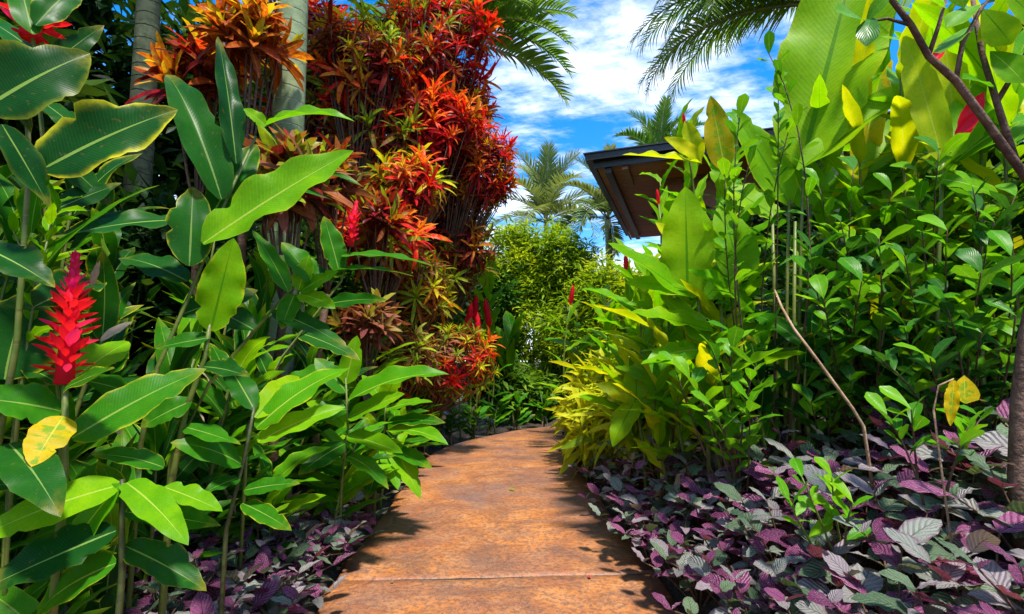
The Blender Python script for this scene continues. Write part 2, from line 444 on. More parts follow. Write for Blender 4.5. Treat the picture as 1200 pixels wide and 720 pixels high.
# ------------------------------------------------------------------ leaf meshes (length 1 along +X, upper side +Z)
def leaf_geo(aspect, a, b, droop=0.3, fold=0.15, wave=0.02, wf=3.0, n=8, m=2, th0=0.0, twist=0.0, ph=0.0, nick=0.0):
    rn = random.Random(int((aspect * 977 + droop * 131 + ph * 57 + fold * 313) * 1000))
    peak = a / (a + b)
    norm = (peak ** a) * ((1 - peak) ** b)
    vs, uv, fs = [], [], []
    x = z = 0.0
    th = th0
    for i in range(n + 1):
        t = i / n
        tt = min(max(t, 0.004), 0.985 + 0.015 * (i < n)) if i < n else 0.999
        w = aspect * 0.5 * (tt ** a) * ((1 - tt) ** b) / norm
        if i:
            th = th0 - droop * (t ** 1.25)
            x += math.cos(th) / n
            z += math.sin(th) / n
        tw = twist * t
        for j in range(-m, m + 1):
            s = j / m
            y = s * w * ((1 + 0.08 * math.sin(5.3 * t + ph * (2 if j < 0 else 3)) * nick * 2 - (rn.uniform(.10, .35) if rn.random() < nick * .16 else rn.uniform(0, .06) * (nick > 0))) if abs(j) == m and 0 < i < n else 1)
            dz = fold * abs(y) + wave * math.sin(wf * 6.283 * t + ph + (1.7 if j < 0 else 0)) * (s * s) * min(1, w * 6)
            y2 = y * math.cos(tw) - dz * math.sin(tw)
            d2 = y * math.sin(tw) + dz * math.cos(tw)
            vs.append((x - math.sin(th) * d2, y2, z + math.cos(th) * d2))
            uv.append((t, (s + 1) / 2))
    k = 2 * m + 1
    for i in range(n):
        for j in range(2 * m):
            fs.append([i * k + j, (i + 1) * k + j, (i + 1) * k + j + 1, i * k + j + 1])
    return vs, fs, uv


def leaf_meshes(name, specs):
    out = []
    for sp in specs:
        out.append(MB().add(*leaf_geo(**sp)).mesh(name))
    return out


def variants(k, aspect, a, b, droops, fold=(0.05, 0.3), wave=(0.01, 0.05), n=8, m=2, seed=1, tw=0.5, wf=(1.5, 3.5), nick=0.0):
    r = random.Random(seed)
    return [dict(aspect=aspect * r.uniform(0.88, 1.12), a=a, b=b, droop=droops[i % len(droops)], fold=r.uniform(*fold), wave=r.uniform(*wave),
                 wf=r.uniform(*wf), n=n, m=m, twist=r.uniform(-tw, tw), ph=r.uniform(0, 6), nick=nick, th0=droops[i % len(droops)] * 0.4) for i in range(k)]


LEAF = {
    'ginger': leaf_meshes('ginger_leaf', variants(8, 0.25, 0.62, 0.95, [0.15, 0.4, 0.7, 1.0], n=14, m=3, seed=3, nick=.25, wave=(.015, .045))),
    'flat': leaf_meshes('broad_leaf', variants(4, 0.33, 0.55, 0.85, [0.15, 0.35, 0.25, 0.5], n=18, m=3, seed=4, tw=0.4, wave=(0.02, 0.05), nick=.3, fold=(.1, .45))),
    'heli': leaf_meshes('heliconia_leaf', variants(6, 0.27, 0.50, 0.80, [0.15, 0.4, 0.75], n=18, m=3, seed=5, tw=0.5, wave=(0.015, 0.04), nick=.3, fold=(.1, .45))),
    'obov': leaf_meshes('obovate_leaf', variants(6, 0.44, 1.05, 0.50, [0.1, 0.35, 0.6], n=6, m=2, seed=6, wave=(0.0, 0.02))),
    'ovate': leaf_meshes('ovate_leaf', variants(6, 0.55, 0.60, 0.85, [0.2, 0.5, 0.9], n=7, m=2, seed=8, fold=(0.05, 0.25), wave=(0.02, 0.06), wf=(2, 4))),
    'strap': leaf_meshes('strap_leaf', variants(6, 0.17, 0.60, 0.70, [0.2, 0.6, 1.0], n=7, m=1, seed=9, fold=(0.2, 0.5))),
    'lance': leaf_meshes('lance_leaf', variants(6, 0.20, 0.55, 0.85, [0.2, 0.6, 1.0], n=7, m=2, seed=10)),
    'bract': leaf_meshes('bract', variants(4, 0.46, 0.55, 0.80, [-0.7, -0.35], n=5, m=2, seed=12, fold=(0.5, 0.8), wave=(0, 0.01), tw=0.1)),
}


def frame(d, n):
    """rotation with X along d and Z as near n as can be"""
    d = Vector(d).normalized()
    n = Vector(n)
    y = n.cross(d)
    if y.length < 1e-4:
        y = Vector((0.3, 1, 0.1)).cross(d)
    y.normalize()
    z = d.cross(y)
    return Matrix((d, y, z)).transposed()


def put_leaf(parent, kind, base, d, n, L, mat, wid=1.0, var=None, name='leaf'):
    """base is in the parent's frame"""
    ms = LEAF[kind]
    me = ms[rng.randrange(len(ms)) if var is None else var % len(ms)]
    M = Matrix.Translation(base) @ frame(d, n).to_4x4() @ Matrix.Diagonal((L, L * wid, L, 1))
    return new_obj(name, me, parent, mat4=M, mat=MAT[mat])


def px_leaf(parent, bx, by, bz, tx, ty, tz, wpx, mat, kind='flat', face=0.75, side=0.0, var=None):
    """leaf from one seen point to another; its real width follows from its seen width"""
    p0 = W(bx, by, bz)
    p1 = W(tx, ty, tz)
    d = p1 - p0
    L = d.length * 1.03
    mid = (p0 + p1) / 2
    to_cam = (Vector((0, 0, CAM_H)) - mid).normalized()
    n = to_cam * face + Vector((side, 0, 1 - face * 0.5))
    asp = {'flat': 0.33, 'heli': 0.27, 'ginger': 0.25, 'obov': 0.44, 'ovate': 0.55, 'lance': 0.20, 'strap': 0.17}[kind]
    wid = (wpx / F * mid.y) / (L * asp)
    return put_leaf(parent, kind, p0 - parent.location, d, n, L, mat, wid, var)


ORD = ['first', 'second', 'third', 'fourth', 'fifth', 'sixth', 'seventh', 'eighth', 'ninth', 'tenth', 'eleventh', 'twelfth', 'thirteenth',
       'fourteenth', 'fifteenth', 'sixteenth', 'seventeenth', 'eighteenth', 'nineteenth', 'twentieth']


# ------------------------------------------------------------------ ground and path
def ground_z(x, y):
    e = 0.0
    if x < -0.75:
        e = min(1.0, (-0.75 - x) / 1.6) * 0.34
    elif x > 0.66:
        e = min(1.0, (x - 0.66) / 1.1) ** .7 * 0.48
    far = max(0.0, min(1.0, (y - 8) / 10))
    return -0.07 + e * (1 - far) + 0.02 * math.sin(x * 3.1 + y * 1.7) * min(1, abs(x))


def build_ground():
    b = MB()
    xs = [-400, -120, -40, -15] + [-8 + 0.2 * i for i in range(81)] + [15, 40, 120, 400]
    ys = [-300, -60, -15, -6] + [-3 + 0.4 * i for i in range(50)] + [22, 35, 80, 200, 500]
    vs = [(x, y, ground_z(x, y) if abs(x) < 9 and -4 < y < 18 else -0.07) for y in ys for x in xs]
    k = len(xs)
    fs = [[j * k + i, j * k + i + 1, (j + 1) * k + i + 1, (j + 1) * k + i] for j in range(len(ys) - 1) for i in range(k - 1)]
    b.add(vs, fs)
    tag(b.build('ground', MAT['soil']), kind='structure')


PATH_L = [(-.78, -3.6), (-.78, -1), (-.78, 1), (-.79, 2.05), (-.83, 2.6), (-.85, 3.4), (-.88, 4.6), (-.89, 5.6), (-.68, 6.45), (-.24, 7.2), (.15, 7.75), (1.0, 8.4), (2.5, 8.8), (6, 9.2), (10, 9.4)]
PATH_R = [(.69, -3.6), (.69, -1), (.69, 1), (.69, 2.1), (.69, 2.68), (.66, 3.4), (.66, 4.6), (.66, 5.5), (.67, 6.3), (.72, 6.85), (.9, 7.15), (1.4, 7.4), (2.6, 7.6), (6, 8.0), (10, 8.2)]


def path_edge(pts, u):
    i = max(1, min(int(u), len(pts) - 3))
    f = u - i
    p = [Vector((*pts[i + k], 0)) for k in (-1, 0, 1, 2)]
    return 0.5 * (2 * p[1] + (p[2] - p[0]) * f + (2 * p[0] - 5 * p[1] + 4 * p[2] - p[3]) * f * f + (3 * p[1] - p[0] - 3 * p[2] + p[3]) * f ** 3)


def build_path():
    p = tag(new_obj('path', None, loc=(0, 0, 0)), kind='structure')
    cuts = [1.0, 2.0, 3.78, 9.6, 11.0, 12.0, 12.9]
    for a, c in zip(cuts, cuts[1:]):
        n, m = max(8, int((c - a) * 12)), 14
        g = 0.011 if a < 4 else 0.004
        vs, fs = [], []
        for i in range(n + 1):
            e1 = 0.012 / (c - a)
            u = a + g + (c - a - 2 * g) * (0 if i == 0 else 1 if i == n else e1 + (1 - 2 * e1) * (i - 1) / (n - 2))
            l, r = path_edge(PATH_L, u), path_edge(PATH_R, u)
            wob = 0.010 * math.sin(u * 9.3) + 0.007 * math.sin(u * 23.1)
            for j in range(m + 1):
                q = 0 if j == 0 else 1 if j == m else .009 + .982 * (j - 1) / (m - 2)
                P = l.lerp(r, q + (wob if q in (0, 1) else 0) * (1 if q else -1))
                z = 0.004 * math.sin(u * 7 + q * 9) * q * (1 - q) * 4
                if i in (0, n) or j in (0, m):
                    z -= 0.012
                vs.append(P + Vector((0, 0.003 * math.sin(q * 21 + a * 5) * (i in (0, n)), z)))
        k = m + 1
        for i in range(n):
            for j in range(m):
                fs.append([i * k + j, i * k + j + 1, (i + 1) * k + j + 1, (i + 1) * k + j])
        rim = [j for j in range(k)] + [i * k + m for i in range(1, n + 1)] + [n * k + j for j in range(m - 1, -1, -1)] + [i * k for i in range(n - 1, 0, -1)]
        o = len(vs)
        vs += [vs[i] + Vector((0, 0, -0.11)) for i in rim]
        for i in range(len(rim)):
            i2 = (i + 1) % len(rim)
            fs.append([rim[i], o + i, o + i2, rim[i2]])
        MB().add(vs, fs).build('slab', MAT['path'], p)
        if 1.5 < a < 12:
            l, r = path_edge(PATH_L, a), path_edge(PATH_R, a)
            jv, jf = [], []
            for j in range(41):
                P = l.lerp(r, j / 40)
                hw = (0.011 + 0.006 * math.sin(j * 1.7) * math.sin(j * .37 + 1)) * (1.25 - .6 * j / 40)
                y = 0.003 * math.sin(j * .9)
                jv += [P + Vector((0, y - hw, -.0115)), P + Vector((0, y, -.003)), P + Vector((0, y + hw, -.0115))]
            for j in range(40):
                jf += [[j * 3, j * 3 + 3, j * 3 + 4, j * 3 + 1], [j * 3 + 1, j * 3 + 4, j * 3 + 5, j * 3 + 2]]
            MB().add(jv, jf).build('joint_dirt', MAT['soil'], p)


build_ground()
build_path()


# ------------------------------------------------------------------ house under the trees
def build_house():
    u, v, z = Vector((0.943, -0.333, 0)), Vector((0.333, 0.943, 0)), Vector((0, 0, 1))
    O = W(695, 192, 9.6)
    h = root('timber_house', 'brown timber house with black gutter and wide wooden eave rising above the plants', 'house', (O.x, O.y, 0))
    E = O.z
    B = Matrix((u, v, z)).transposed().to_4x4()
    LU, LV = 7.0, 6.2

    def part(name, mat, boxes, parent=h, M=B):
        b = MB()
        for lo, hi in boxes:
            b.box(lo, hi, M)
        return b.build(name, MAT[mat], parent, smooth=False)
    part('wall', 'wallwood', [((1.15, 1.15, -0.3), (LU - 1.1, LV - 1.1, E - 0.06))])
    part('fascia', 'black', [((0.0, 0.0, E - 0.10), (LU, 0.05, E + 0.10))])
    part('fascia', 'black', [((0.0, 0.052, E - 0.10), (0.05, LV, E + 0.10))])
    g = part('gutter', 'black', [((-0.13, -0.13, E + 0.03), (LU, -0.004, E + 0.15)), ((-0.16, -0.16, E + 0.152), (LU, -0.004, E + 0.175))])
    part('gutter', 'black', [((-0.13, 0.0, E + 0.03), (-0.004, LV, E + 0.15)), ((-0.16, 0.0, E + 0.152), (-0.004, LV, E + 0.175))])
    k = 0
    y = 0.06
    while y < LV - 0.2:
        x0, x1 = (0.06, LU - 0.05) if y < 1.1 else (0.06, 1.14)
        part('soffit_plank', 'soffit', [((x0, y, E - 0.075), (x1, y + 0.168, E - 0.055))])
        y += 0.178
    for q in (0.55, 2.1, 3.6):
        part('rafter', 'wallwood', [((q, 0.06, E - 0.17), (q + 0.11, 1.14, E - 0.077))])
    part('corner_beam', 'black', [((0.22, 0.06, E - 0.20), (0.34, LV - 0.4, E - 0.077))])
    # hipped roof of shingle courses
    r = MB()
    ap = 1.35
    c0 = [Vector((-0.12, -0.12, E + 0.18)), Vector((LU + .1, -0.12, E + 0.18)), Vector((LU + .1, LV + .1, E + 0.18)), Vector((-0.12, LV + .1, E + 0.18))]
    r1, r2 = Vector((LV / 2, LV / 2, E + ap)), Vector((LU - LV / 2, LV / 2, E + ap))
    vs = [B @ p for p in c0 + [r1, r2]]
    r.add(vs, [(0, 1, 5, 4), (1, 2, 5), (2, 3, 4, 5), (3, 0, 4)])
    roof = r.build('roof', MAT['shingle'], h, smooth=False)
    for i in range(1, 9):
        f = i / 9
        a, b2 = c0[0].lerp(r1, f), c0[1].lerp(r2, f)
        a3 = c0[3].lerp(r1, f)
        cb = MB()
        cb.tube([B @ (a + z * .012), B @ (b2 + z * .012)], 0.022, 5).tube([B @ (a + z * .012), B @ (a3 + z * .012)], 0.022, 5)
        cb.build('shingle_course', MAT['shingle'], roof)


build_house()


# ------------------------------------------------------------------ plant builders
def on_ground(x, y):
    return Vector((x, y, ground_z(x, y)))


def spike_bracts(parent, p0, axis, H, Wd, n, seed, top='pinkbract'):
    """red ginger torch: overlapping bracts winding up an axis"""
    r = random.Random(seed)
    ax = Vector(axis).normalized()
    a = ax.cross(Vector((0, 1, 0.1))).normalized()
    b = ax.cross(a)
    for i in range(n):
        t = i / (n - 1)
        th = i * 2.39996
        out = a * math.cos(th) + b * math.sin(th)
        prof = (0.55 + 1.1 * t * (1 - t)) * (1.0 if t < 0.5 else max(0.42, 1.0 - (t - 0.5) * 1.9))
        el = R(22) + R(40) * t * t + r.uniform(-.35, .35)
        d = out * math.cos(el) + ax * math.sin(el)
        L = Wd * 0.50 * prof * r.uniform(0.6, 1.35)
        put_leaf(parent, 'bract', Vector(p0) + ax * (H * (0.02 + 0.86 * t)) + out * Wd * (.15 - .09 * t), d, ax - out * 0.2, L, top if (t > 0.64 or r.random() < 0.12) else 'bract', 1.0, name='bract')


def flower_spike(plant, p0, axis, H, Wd, n=80, seed=1):
    b = MB()
    ax = Vector(axis).normalized()
    b.tube([Vector(p0) - ax * H * 0.05, Vector(p0) + ax * H * 0.9], [Wd * 0.17, Wd * 0.07], 8)
    f = b.build('flower_spike', MAT['bract'], plant)
    spike_bracts(f, p0, axis, H, Wd, n, seed)
    return f


SPIKES = []


def spike_mesh(seed):
    """a whole small flower spike in one mesh, for flowers a few pixels wide"""
    r = random.Random(seed)
    b = MB()
    for i in range(46):
        t = i / 45
        th = i * 2.39996
        el = R(30) + R(35) * t
        d = Vector((math.cos(th) * math.cos(el), math.sin(th) * math.cos(el), math.sin(el)))
        L = 0.40 * (0.6 + t * (1 - t)) * (1.0 if t < 0.6 else 1.0 - (t - 0.6) * 1.6)
        M = Matrix.Translation((0, 0, 0.9 * t)) @ frame(d, Vector((0, 0, 1))).to_4x4() @ Matrix.Diagonal((L, L, L, 1))
        vs, fs, uv = leaf_geo(0.5, 0.55, 0.55, -0.7, 0.6, 0, 1, 4, 1)
        b.add([M @ Vector(p) for p in vs], fs, uv)
    return b.mesh('flower_spike')


for s_ in range(3):
    SPIKES.append(spike_mesh(s_))


def small_spike(plant, p0, axis, H, mat='bract'):
    M = Matrix.Translation(p0) @ Vector(axis).to_track_quat('Z', 'Y').to_matrix().to_4x4() @ Matrix.Diagonal((H * .85, H * .85, H, 1))
    return new_obj('flower_spike', SPIKES[rng.randrange(3)], plant, mat4=M, mat=MAT[mat])


def ginger(name, label, cat, base, top, mats, nl=9, L=0.42, wid=1.0, az=None, bend=None, group=None, kind='ginger', start=0.25, stem='stem',
           flower=None, rad=0.011, el0=None, spread=0.35):
    """cane with two ranks of long leaves"""
    base, top = Vector(base), Vector(top)
    p = root(name, label, cat, base, group)
    rel = top - base
    if bend is None:
        bend = Vector((rng.uniform(-.06, .06), rng.uniform(-.06, .06), 0)) * rel.length
    pts = curve((0, 0, 0), rel, bend, 8)
    pts[0] = pts[0] - Vector((0, 0, 0.06))
    MB().tube(pts, [rad * (1.25 - 0.7 * i / 8) for i in range(9)], 7).build('stem', MAT[stem], p)
    az = rng.uniform(0, math.pi) if az is None else az
    for i in range(nl):
        t = start + (1 - start) * (i + 0.5) / nl
        k = t * 8
        i0 = min(int(k), 7)
        P = pts[i0].lerp(pts[i0 + 1], k - i0)
        a = az + (math.pi if i % 2 else 0) + rng.uniform(-spread, spread)
        el = (R(15) + R(45) * t + rng.uniform(-.25, .25)) if el0 is None else el0 + rng.uniform(-.3, .3)
        if i >= nl - 2:
            el += 0.3
        d = Vector((math.cos(a) * math.cos(el), math.sin(a) * math.cos(el), math.sin(el)))
        n = Vector((-math.cos(a) * math.sin(el), -math.sin(a) * math.sin(el), math.cos(el))) + Vector((rng.uniform(-.4, .4), rng.uniform(-.6, .1), 0))
        put_leaf(p, kind, P, d, n, L * rng.uniform(0.75, 1.12) * (1 - 0.25 * (t > 0.92)), rng.choice(mats), wid * rng.uniform(.9, 1.15))
    for k in range(rng.choice((0, 1, 1, 2))):
        a = rng.uniform(0, 6.28)
        put_leaf(p, kind, pts[rng.choice((2, 3, 4))], Vector((math.cos(a), math.sin(a), -1.3)), Vector((math.cos(a), math.sin(a), .8)), L * rng.uniform(.45, .8), 'dry', .55)
    if flower:
        small_spike(p, pts[-1], (pts[-1] - pts[-2]), flower)
    return p


def rosette_mesh(seed, n=26, kind='croton', L=1.0, asp=0.125):
    r = random.Random(seed)
    b = MB()
    for i in range(n):
        t = i / (n - 1)
        th = i * 2.39996 + r.uniform(-.2, .2)
        el = R(74) - R(112) * t + r.uniform(-.3, .3)
        d = Vector((math.cos(th) * math.cos(el), math.sin(th) * math.cos(el), math.sin(el)))
        ll = L * (0.55 + 0.50 * math.sin(min(1, t * 1.3 + .2) * 1.7)) * r.uniform(0.65, 1.25)
        nn = Vector((-math.cos(th) * math.sin(el), -math.sin(th) * math.sin(el), math.cos(el)))
        M = Matrix.Translation((0, 0, -0.45 * t * L)) @ frame(d, nn).to_4x4() @ Matrix.Diagonal((ll, ll, ll, 1))
        vs, fs, uv = leaf_geo(asp * r.uniform(.85, 1.2), 0.6, 0.62, r.uniform(0.3, 1.5), r.uniform(.1, .5), r.uniform(.01, .05), 2.5, 6, 1, th0=0.2, twist=r.uniform(-.7, .7), ph=r.uniform(0, 6))
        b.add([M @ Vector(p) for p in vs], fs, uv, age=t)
    return b.mesh('leaf_rosette')


ROS = [rosette_mesh(s) for s in range(6)]
ROS_NARROW = [rosette_mesh(20 + s, 26, asp=0.12) for s in range(4)]


def croton(label, base, centre, rad, n, size, mats, group='croton shrubs', narrow=False, seed=1, down=0.35, split=False, name='croton_shrub'):
    """leafy heads over an ellipsoid, each on its own branch"""
    r = random.Random(seed)
    base, centre = Vector(base), Vector(centre)
    p = root(name, label, 'croton', base, group)
    c = centre - base
    st = MB()
    fork = Vector((c.x * 0.45, c.y * 0.45, max(0.15, c.z - rad[2] * 1.1) * 0.75))
    st.tube(curve((0, 0, -0.08), fork, Vector((r.uniform(-.08, .08), r.uniform(-.08, .08), 0)), 6), [0.035 - 0.002 * i for i in range(7)], 7)
    for i in range(n):
        z = 1 - (i + 0.5) / n * (1.0 + down)
        th = i * 2.39996 + r.uniform(-.4, .4)
        q = math.sqrt(max(0, 1 - z * z))
        out = Vector((q * math.cos(th), q * math.sin(th), z))
        P = c + Vector((out.x * rad[0], out.y * rad[1], out.z * rad[2])) * r.uniform(0.72, 1.05)
        ax = (out + Vector((0, 0, 0.75)) + Vector((r.uniform(-.3, .3), r.uniform(-.3, .3), 0))).normalized()
        s = size * r.uniform(0.65, 1.35)
        st.tube(curve(fork, P - ax * s * 0.1, Vector((0, 0, -0.12)) * (P - fork).length, 5), [0.010, .009, .008, .007, .006, .005], 5)
        M = Matrix.Translation(P) @ ax.to_track_quat('Z', 'Y').to_matrix().to_4x4() @ Matrix.Rotation(r.uniform(0, 6.28), 4, 'Z') @ Matrix.Diagonal((s, s, s, 1))
        if split:
            e = new_obj('leaf_rosette', None, p, mat4=M)
            for k in range(20):
                t = k / 19
                a = k * 2.39996
                el = R(70) - R(80) * t + r.uniform(-.15, .15)
                d = Vector((math.cos(a) * math.cos(el), math.sin(a) * math.cos(el), math.sin(el)))
                nn = Vector((-math.cos(a) * math.sin(el), -math.sin(a) * math.sin(el), math.cos(el)))
                me = CROTON_LEAF[min(3, int(t * 4))][r.randrange(3)]
                ll = (0.6 + 0.5 * math.sin(t * 2.6)) * r.uniform(.85, 1.1)
                new_obj('leaf', me, e, mat4=Matrix.Translation((0, 0, -.4 * t)) @ frame(d, nn).to_4x4() @ Matrix.Scale(ll, 4), mat=MAT[r.choice(mats)])
        else:
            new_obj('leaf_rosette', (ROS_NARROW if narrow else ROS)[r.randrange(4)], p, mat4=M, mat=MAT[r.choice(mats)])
    st.build('branches', MAT['twig'], p)
    return p


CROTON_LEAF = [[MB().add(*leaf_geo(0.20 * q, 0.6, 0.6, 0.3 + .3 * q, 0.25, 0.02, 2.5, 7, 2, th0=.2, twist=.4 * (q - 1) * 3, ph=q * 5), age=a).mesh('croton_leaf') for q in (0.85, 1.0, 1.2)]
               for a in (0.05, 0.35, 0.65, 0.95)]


def shrub(label, base, tips, mats, L=0.10, per=14, group=None, kind='obov', name='glossy_shrub', cat='shrub', start=0.25, stem='twig', wid=1.0, rad=0.0055, rise=0.35):
    """stems from one base, leaves in loose whorls along each"""
    base = Vector(base)
    p = root(name, label, cat, base, group)
    for tp in tips:
        tp = Vector(tp) - base
        pts = curve((0, 0, -0.05), tp, Vector((rng.uniform(-.08, .08), rng.uniform(-.08, .08), 0.08)) * tp.length, 8)
        MB().tube(pts, [rad * (1.2 - 0.1 * i) for i in range(9)], 6).build('stem', MAT[stem], p)
        for i in range(per):
            t = start + (1 - start) * (i / (per - 1)) ** 0.8
            k = t * 8
            i0 = min(int(k), 7)
            P = pts[i0].lerp(pts[i0 + 1], k - i0)
            a = i * 2.39996 + rng.uniform(-.4, .4)
            el = R(5) + rise * t * 2 + rng.uniform(-.3, .3)
            d = Vector((math.cos(a) * math.cos(el), math.sin(a) * math.cos(el), math.sin(el)))
            n = Vector((-math.cos(a) * math.sin(el), -math.sin(a) * math.sin(el), math.cos(el))) + Vector((rng.uniform(-.3, .3), rng.uniform(-.5, .1), 0))
            put_leaf(p, kind, P, d, n, L * rng.uniform(.65, 1.15), rng.choice(mats), wid)
    return p


def crown_mesh(n, rad, leaf, asp=0.35, clumps=40, seed=0, shell=0.55, hang=0.0, flat=0.5):
    """n small folded leaves gathered in clumps through an ellipsoid"""
    g = np.random.default_rng(seed)
    cd = g.normal(size=(clumps, 3)); cd /= np.linalg.norm(cd, axis=1)[:, None]
    cr = shell + (1 - shell) * g.random(clumps) ** 0.5
    cc = cd * cr[:, None] * np.array(rad)
    cs = (0.20 + 0.16 * g.random(clumps)) * min(rad)
    idx = g.integers(0, clumps, n)
    P = cc[idx] + g.normal(size=(n, 3)) * cs[idx][:, None] * 0.62
    d = g.normal(size=(n, 3)); d[:, 2] = d[:, 2] * flat - hang
    d += (P - cc[idx]) / (cs[idx][:, None] + 1e-6) * 0.5
    d /= np.linalg.norm(d, axis=1)[:, None]
    up = np.tile([0, 0, 1.0], (n, 1)) + g.normal(size=(n, 3)) * 0.45
    y = np.cross(up, d); y /= np.linalg.norm(y, axis=1)[:, None] + 1e-9
    z = np.cross(d, y)
    L = leaf * (0.6 + 0.7 * g.random(n))[:, None]
    w = L * asp * 0.5
    v = np.empty((n, 6, 3))
    v[:, 0] = P; v[:, 1] = P + d * L * .45 + y * w + z * w * .35; v[:, 2] = P + d * L * .5
    v[:, 3] = P + d * L * .45 - y * w + z * w * .35; v[:, 4] = P + d * L - z * L * .12; v[:, 5] = P + d * L * .48
    V = v[:, :5].reshape(-1, 3)
    b = np.arange(n)[:, None] * 5
    T = np.concatenate([b + [0, 2, 1], b + [0, 3, 2], b + [1, 2, 4], b + [3, 4, 2]], 1).reshape(-1, 3)
    me = bpy.data.meshes.new('crown')
    me.vertices.add(len(V)); me.vertices.foreach_set('co', V.ravel())
    me.loops.add(T.size); me.loops.foreach_set('vertex_index', T.ravel().astype(np.int32))
    me.polygons.add(len(T)); me.polygons.foreach_set('loop_start', np.arange(0, T.size, 3, dtype=np.int32))
    me.update(calc_edges=True)
    uvs = np.tile(np.array([[0, .5], [.45, 1], [.5, .5], [.45, 0], [1, .5]]), (n, 1))
    uv = me.uv_layers.new(name='UVMap')
    uv.data.foreach_set('uv', uvs[T.ravel()].ravel().astype(np.float32))
    hue = 0.5 * g.random(clumps)[idx] + 0.5 * g.random(n)
    at = me.attributes.new('age', 'FLOAT', 'POINT')
    at.data.foreach_set('value', np.repeat(hue, 5).astype(np.float32))
    return me


def bushy(name, label, cat, base, centre, rad, n, leaf, mat, asp=0.35, seed=0, clumps=40, trunk=0.05, group=None, hang=0.0, shell=0.5, flat=0.5):
    base, centre = Vector(base), Vector(centre)
    p = root(name, label, cat, base, group)
    c = centre - base
    t = MB()
    r = random.Random(seed)
    t.tube(curve((0, 0, -.1), c * 0.7, Vector((r.uniform(-.1, .1), 0, 0)), 6), [trunk * (1.2 - .1 * i) for i in range(7)], 8)
    for i in range(6):
        q = c + Vector((r.uniform(-.6, .6) * rad[0], r.uniform(-.6, .6) * rad[1], r.uniform(-.3, .6) * rad[2]))
        t.tube(curve(c * r.uniform(.3, .7), q, Vector((0, 0, .05)), 5), [trunk * (.6 - .1 * k) for k in range(6)], 6)
    t.build('trunk', MAT['bark'], p)
    new_obj('crown', crown_mesh(n, rad, leaf, asp, clumps, seed, shell, hang, flat), p, loc=c, mat=MAT[mat])
    return p


def frond_mesh(L, nl, leaf_l, droop, seed, w=0.022, hang=0.6, vee=0.5):
    """feather palm frond along +X drooping down, leaflets both sides"""
    r = random.Random(seed)
    b = MB()
    pts = []
    x = z = 0
    for i in range(15):
        t = i / 14
        th = 0.55 - droop * t ** 1.2
        if i:
            x += math.cos(th) * L / 14
            z += math.sin(th) * L / 14
        pts.append(Vector((x, 0, z)))
    lf = MB()
    for i in range(nl):
        t = 0.14 + 0.86 * (i + .5) / nl
        k = t * 14
        i0 = min(int(k), 13)
        P = pts[i0].lerp(pts[i0 + 1], k - i0)
        tan = (pts[i0 + 1] - pts[i0]).normalized()
        nor = Vector((-tan.z, 0, tan.x))
        for s in (-1, 1):
            sw = 0.45 + 0.55 * t + r.uniform(-.1, .1)
            d = (tan * sw + Vector((0, s, 0)) * (1.15 - .5 * t) + nor * (vee + r.uniform(-.15, .15))).normalized()
            ll = leaf_l * math.sin(math.pi * (0.18 + 0.74 * t)) ** 0.7 * r.uniform(.85, 1.12)
            vs, fs, uv = leaf_geo(w / leaf_l * 2, 0.3, 0.8, hang * r.uniform(.7, 1.5), 0.3, 0, 1, 5, 1, th0=.1, twist=r.uniform(-.3, .3))
            M = Matrix.Translation(P) @ frame(d, nor).to_4x4() @ Matrix.Scale(ll, 4)
            lf.add([M @ Vector(p) for p in vs], fs, uv)
    b.tube(pts, [0.022 * (1 - .9 * i / 14) + .002 for i in range(15)], 5)
    return lf.mesh('frond'), b.mesh('rib')


def palm(label, base, crown, fronds, mat, L, leaf_l, nl=46, trunk=0.09, group=None, seed=0, w=0.022, hang=0.6, name='feather_palm', ringed=True, droops=(1.1, 1.5, 1.9), vee=0.5):
    base, crown = Vector(base), Vector(crown)
    p = root(name, label, 'palm', base, group)
    c = crown - base
    pts = curve((0, 0, -.1), c, Vector((0.04, 0, 0)), 24)
    rr = []
    for i in range(25):
        rr.append(trunk * (1.25 - .4 * i / 24))
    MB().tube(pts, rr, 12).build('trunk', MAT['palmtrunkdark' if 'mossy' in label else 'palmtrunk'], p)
    ms = [frond_mesh(L, nl, leaf_l, dr, seed + k, w, hang, vee) for k, dr in enumerate(droops)]
    for i, (az, el) in enumerate(fronds):
        lm, rm = ms[i % len(ms)]
        M = Matrix.Translation(c) @ Matrix.Rotation(az, 4, 'Z') @ Matrix.Rotation(-el, 4, 'Y') @ Matrix.Rotation(rng.uniform(-.3, .3), 4, 'X')
        f = new_obj('frond', lm, p, mat4=M, mat=MAT[mat])
        new_obj('rib', rm, f, mat=MAT['rachis'])
    return p


# ------------------------------------------------------------------ far plants at the bend and beyond
def G(px, Z):
    x = (px - CX) / F * Z
    return on_ground(x, Z)


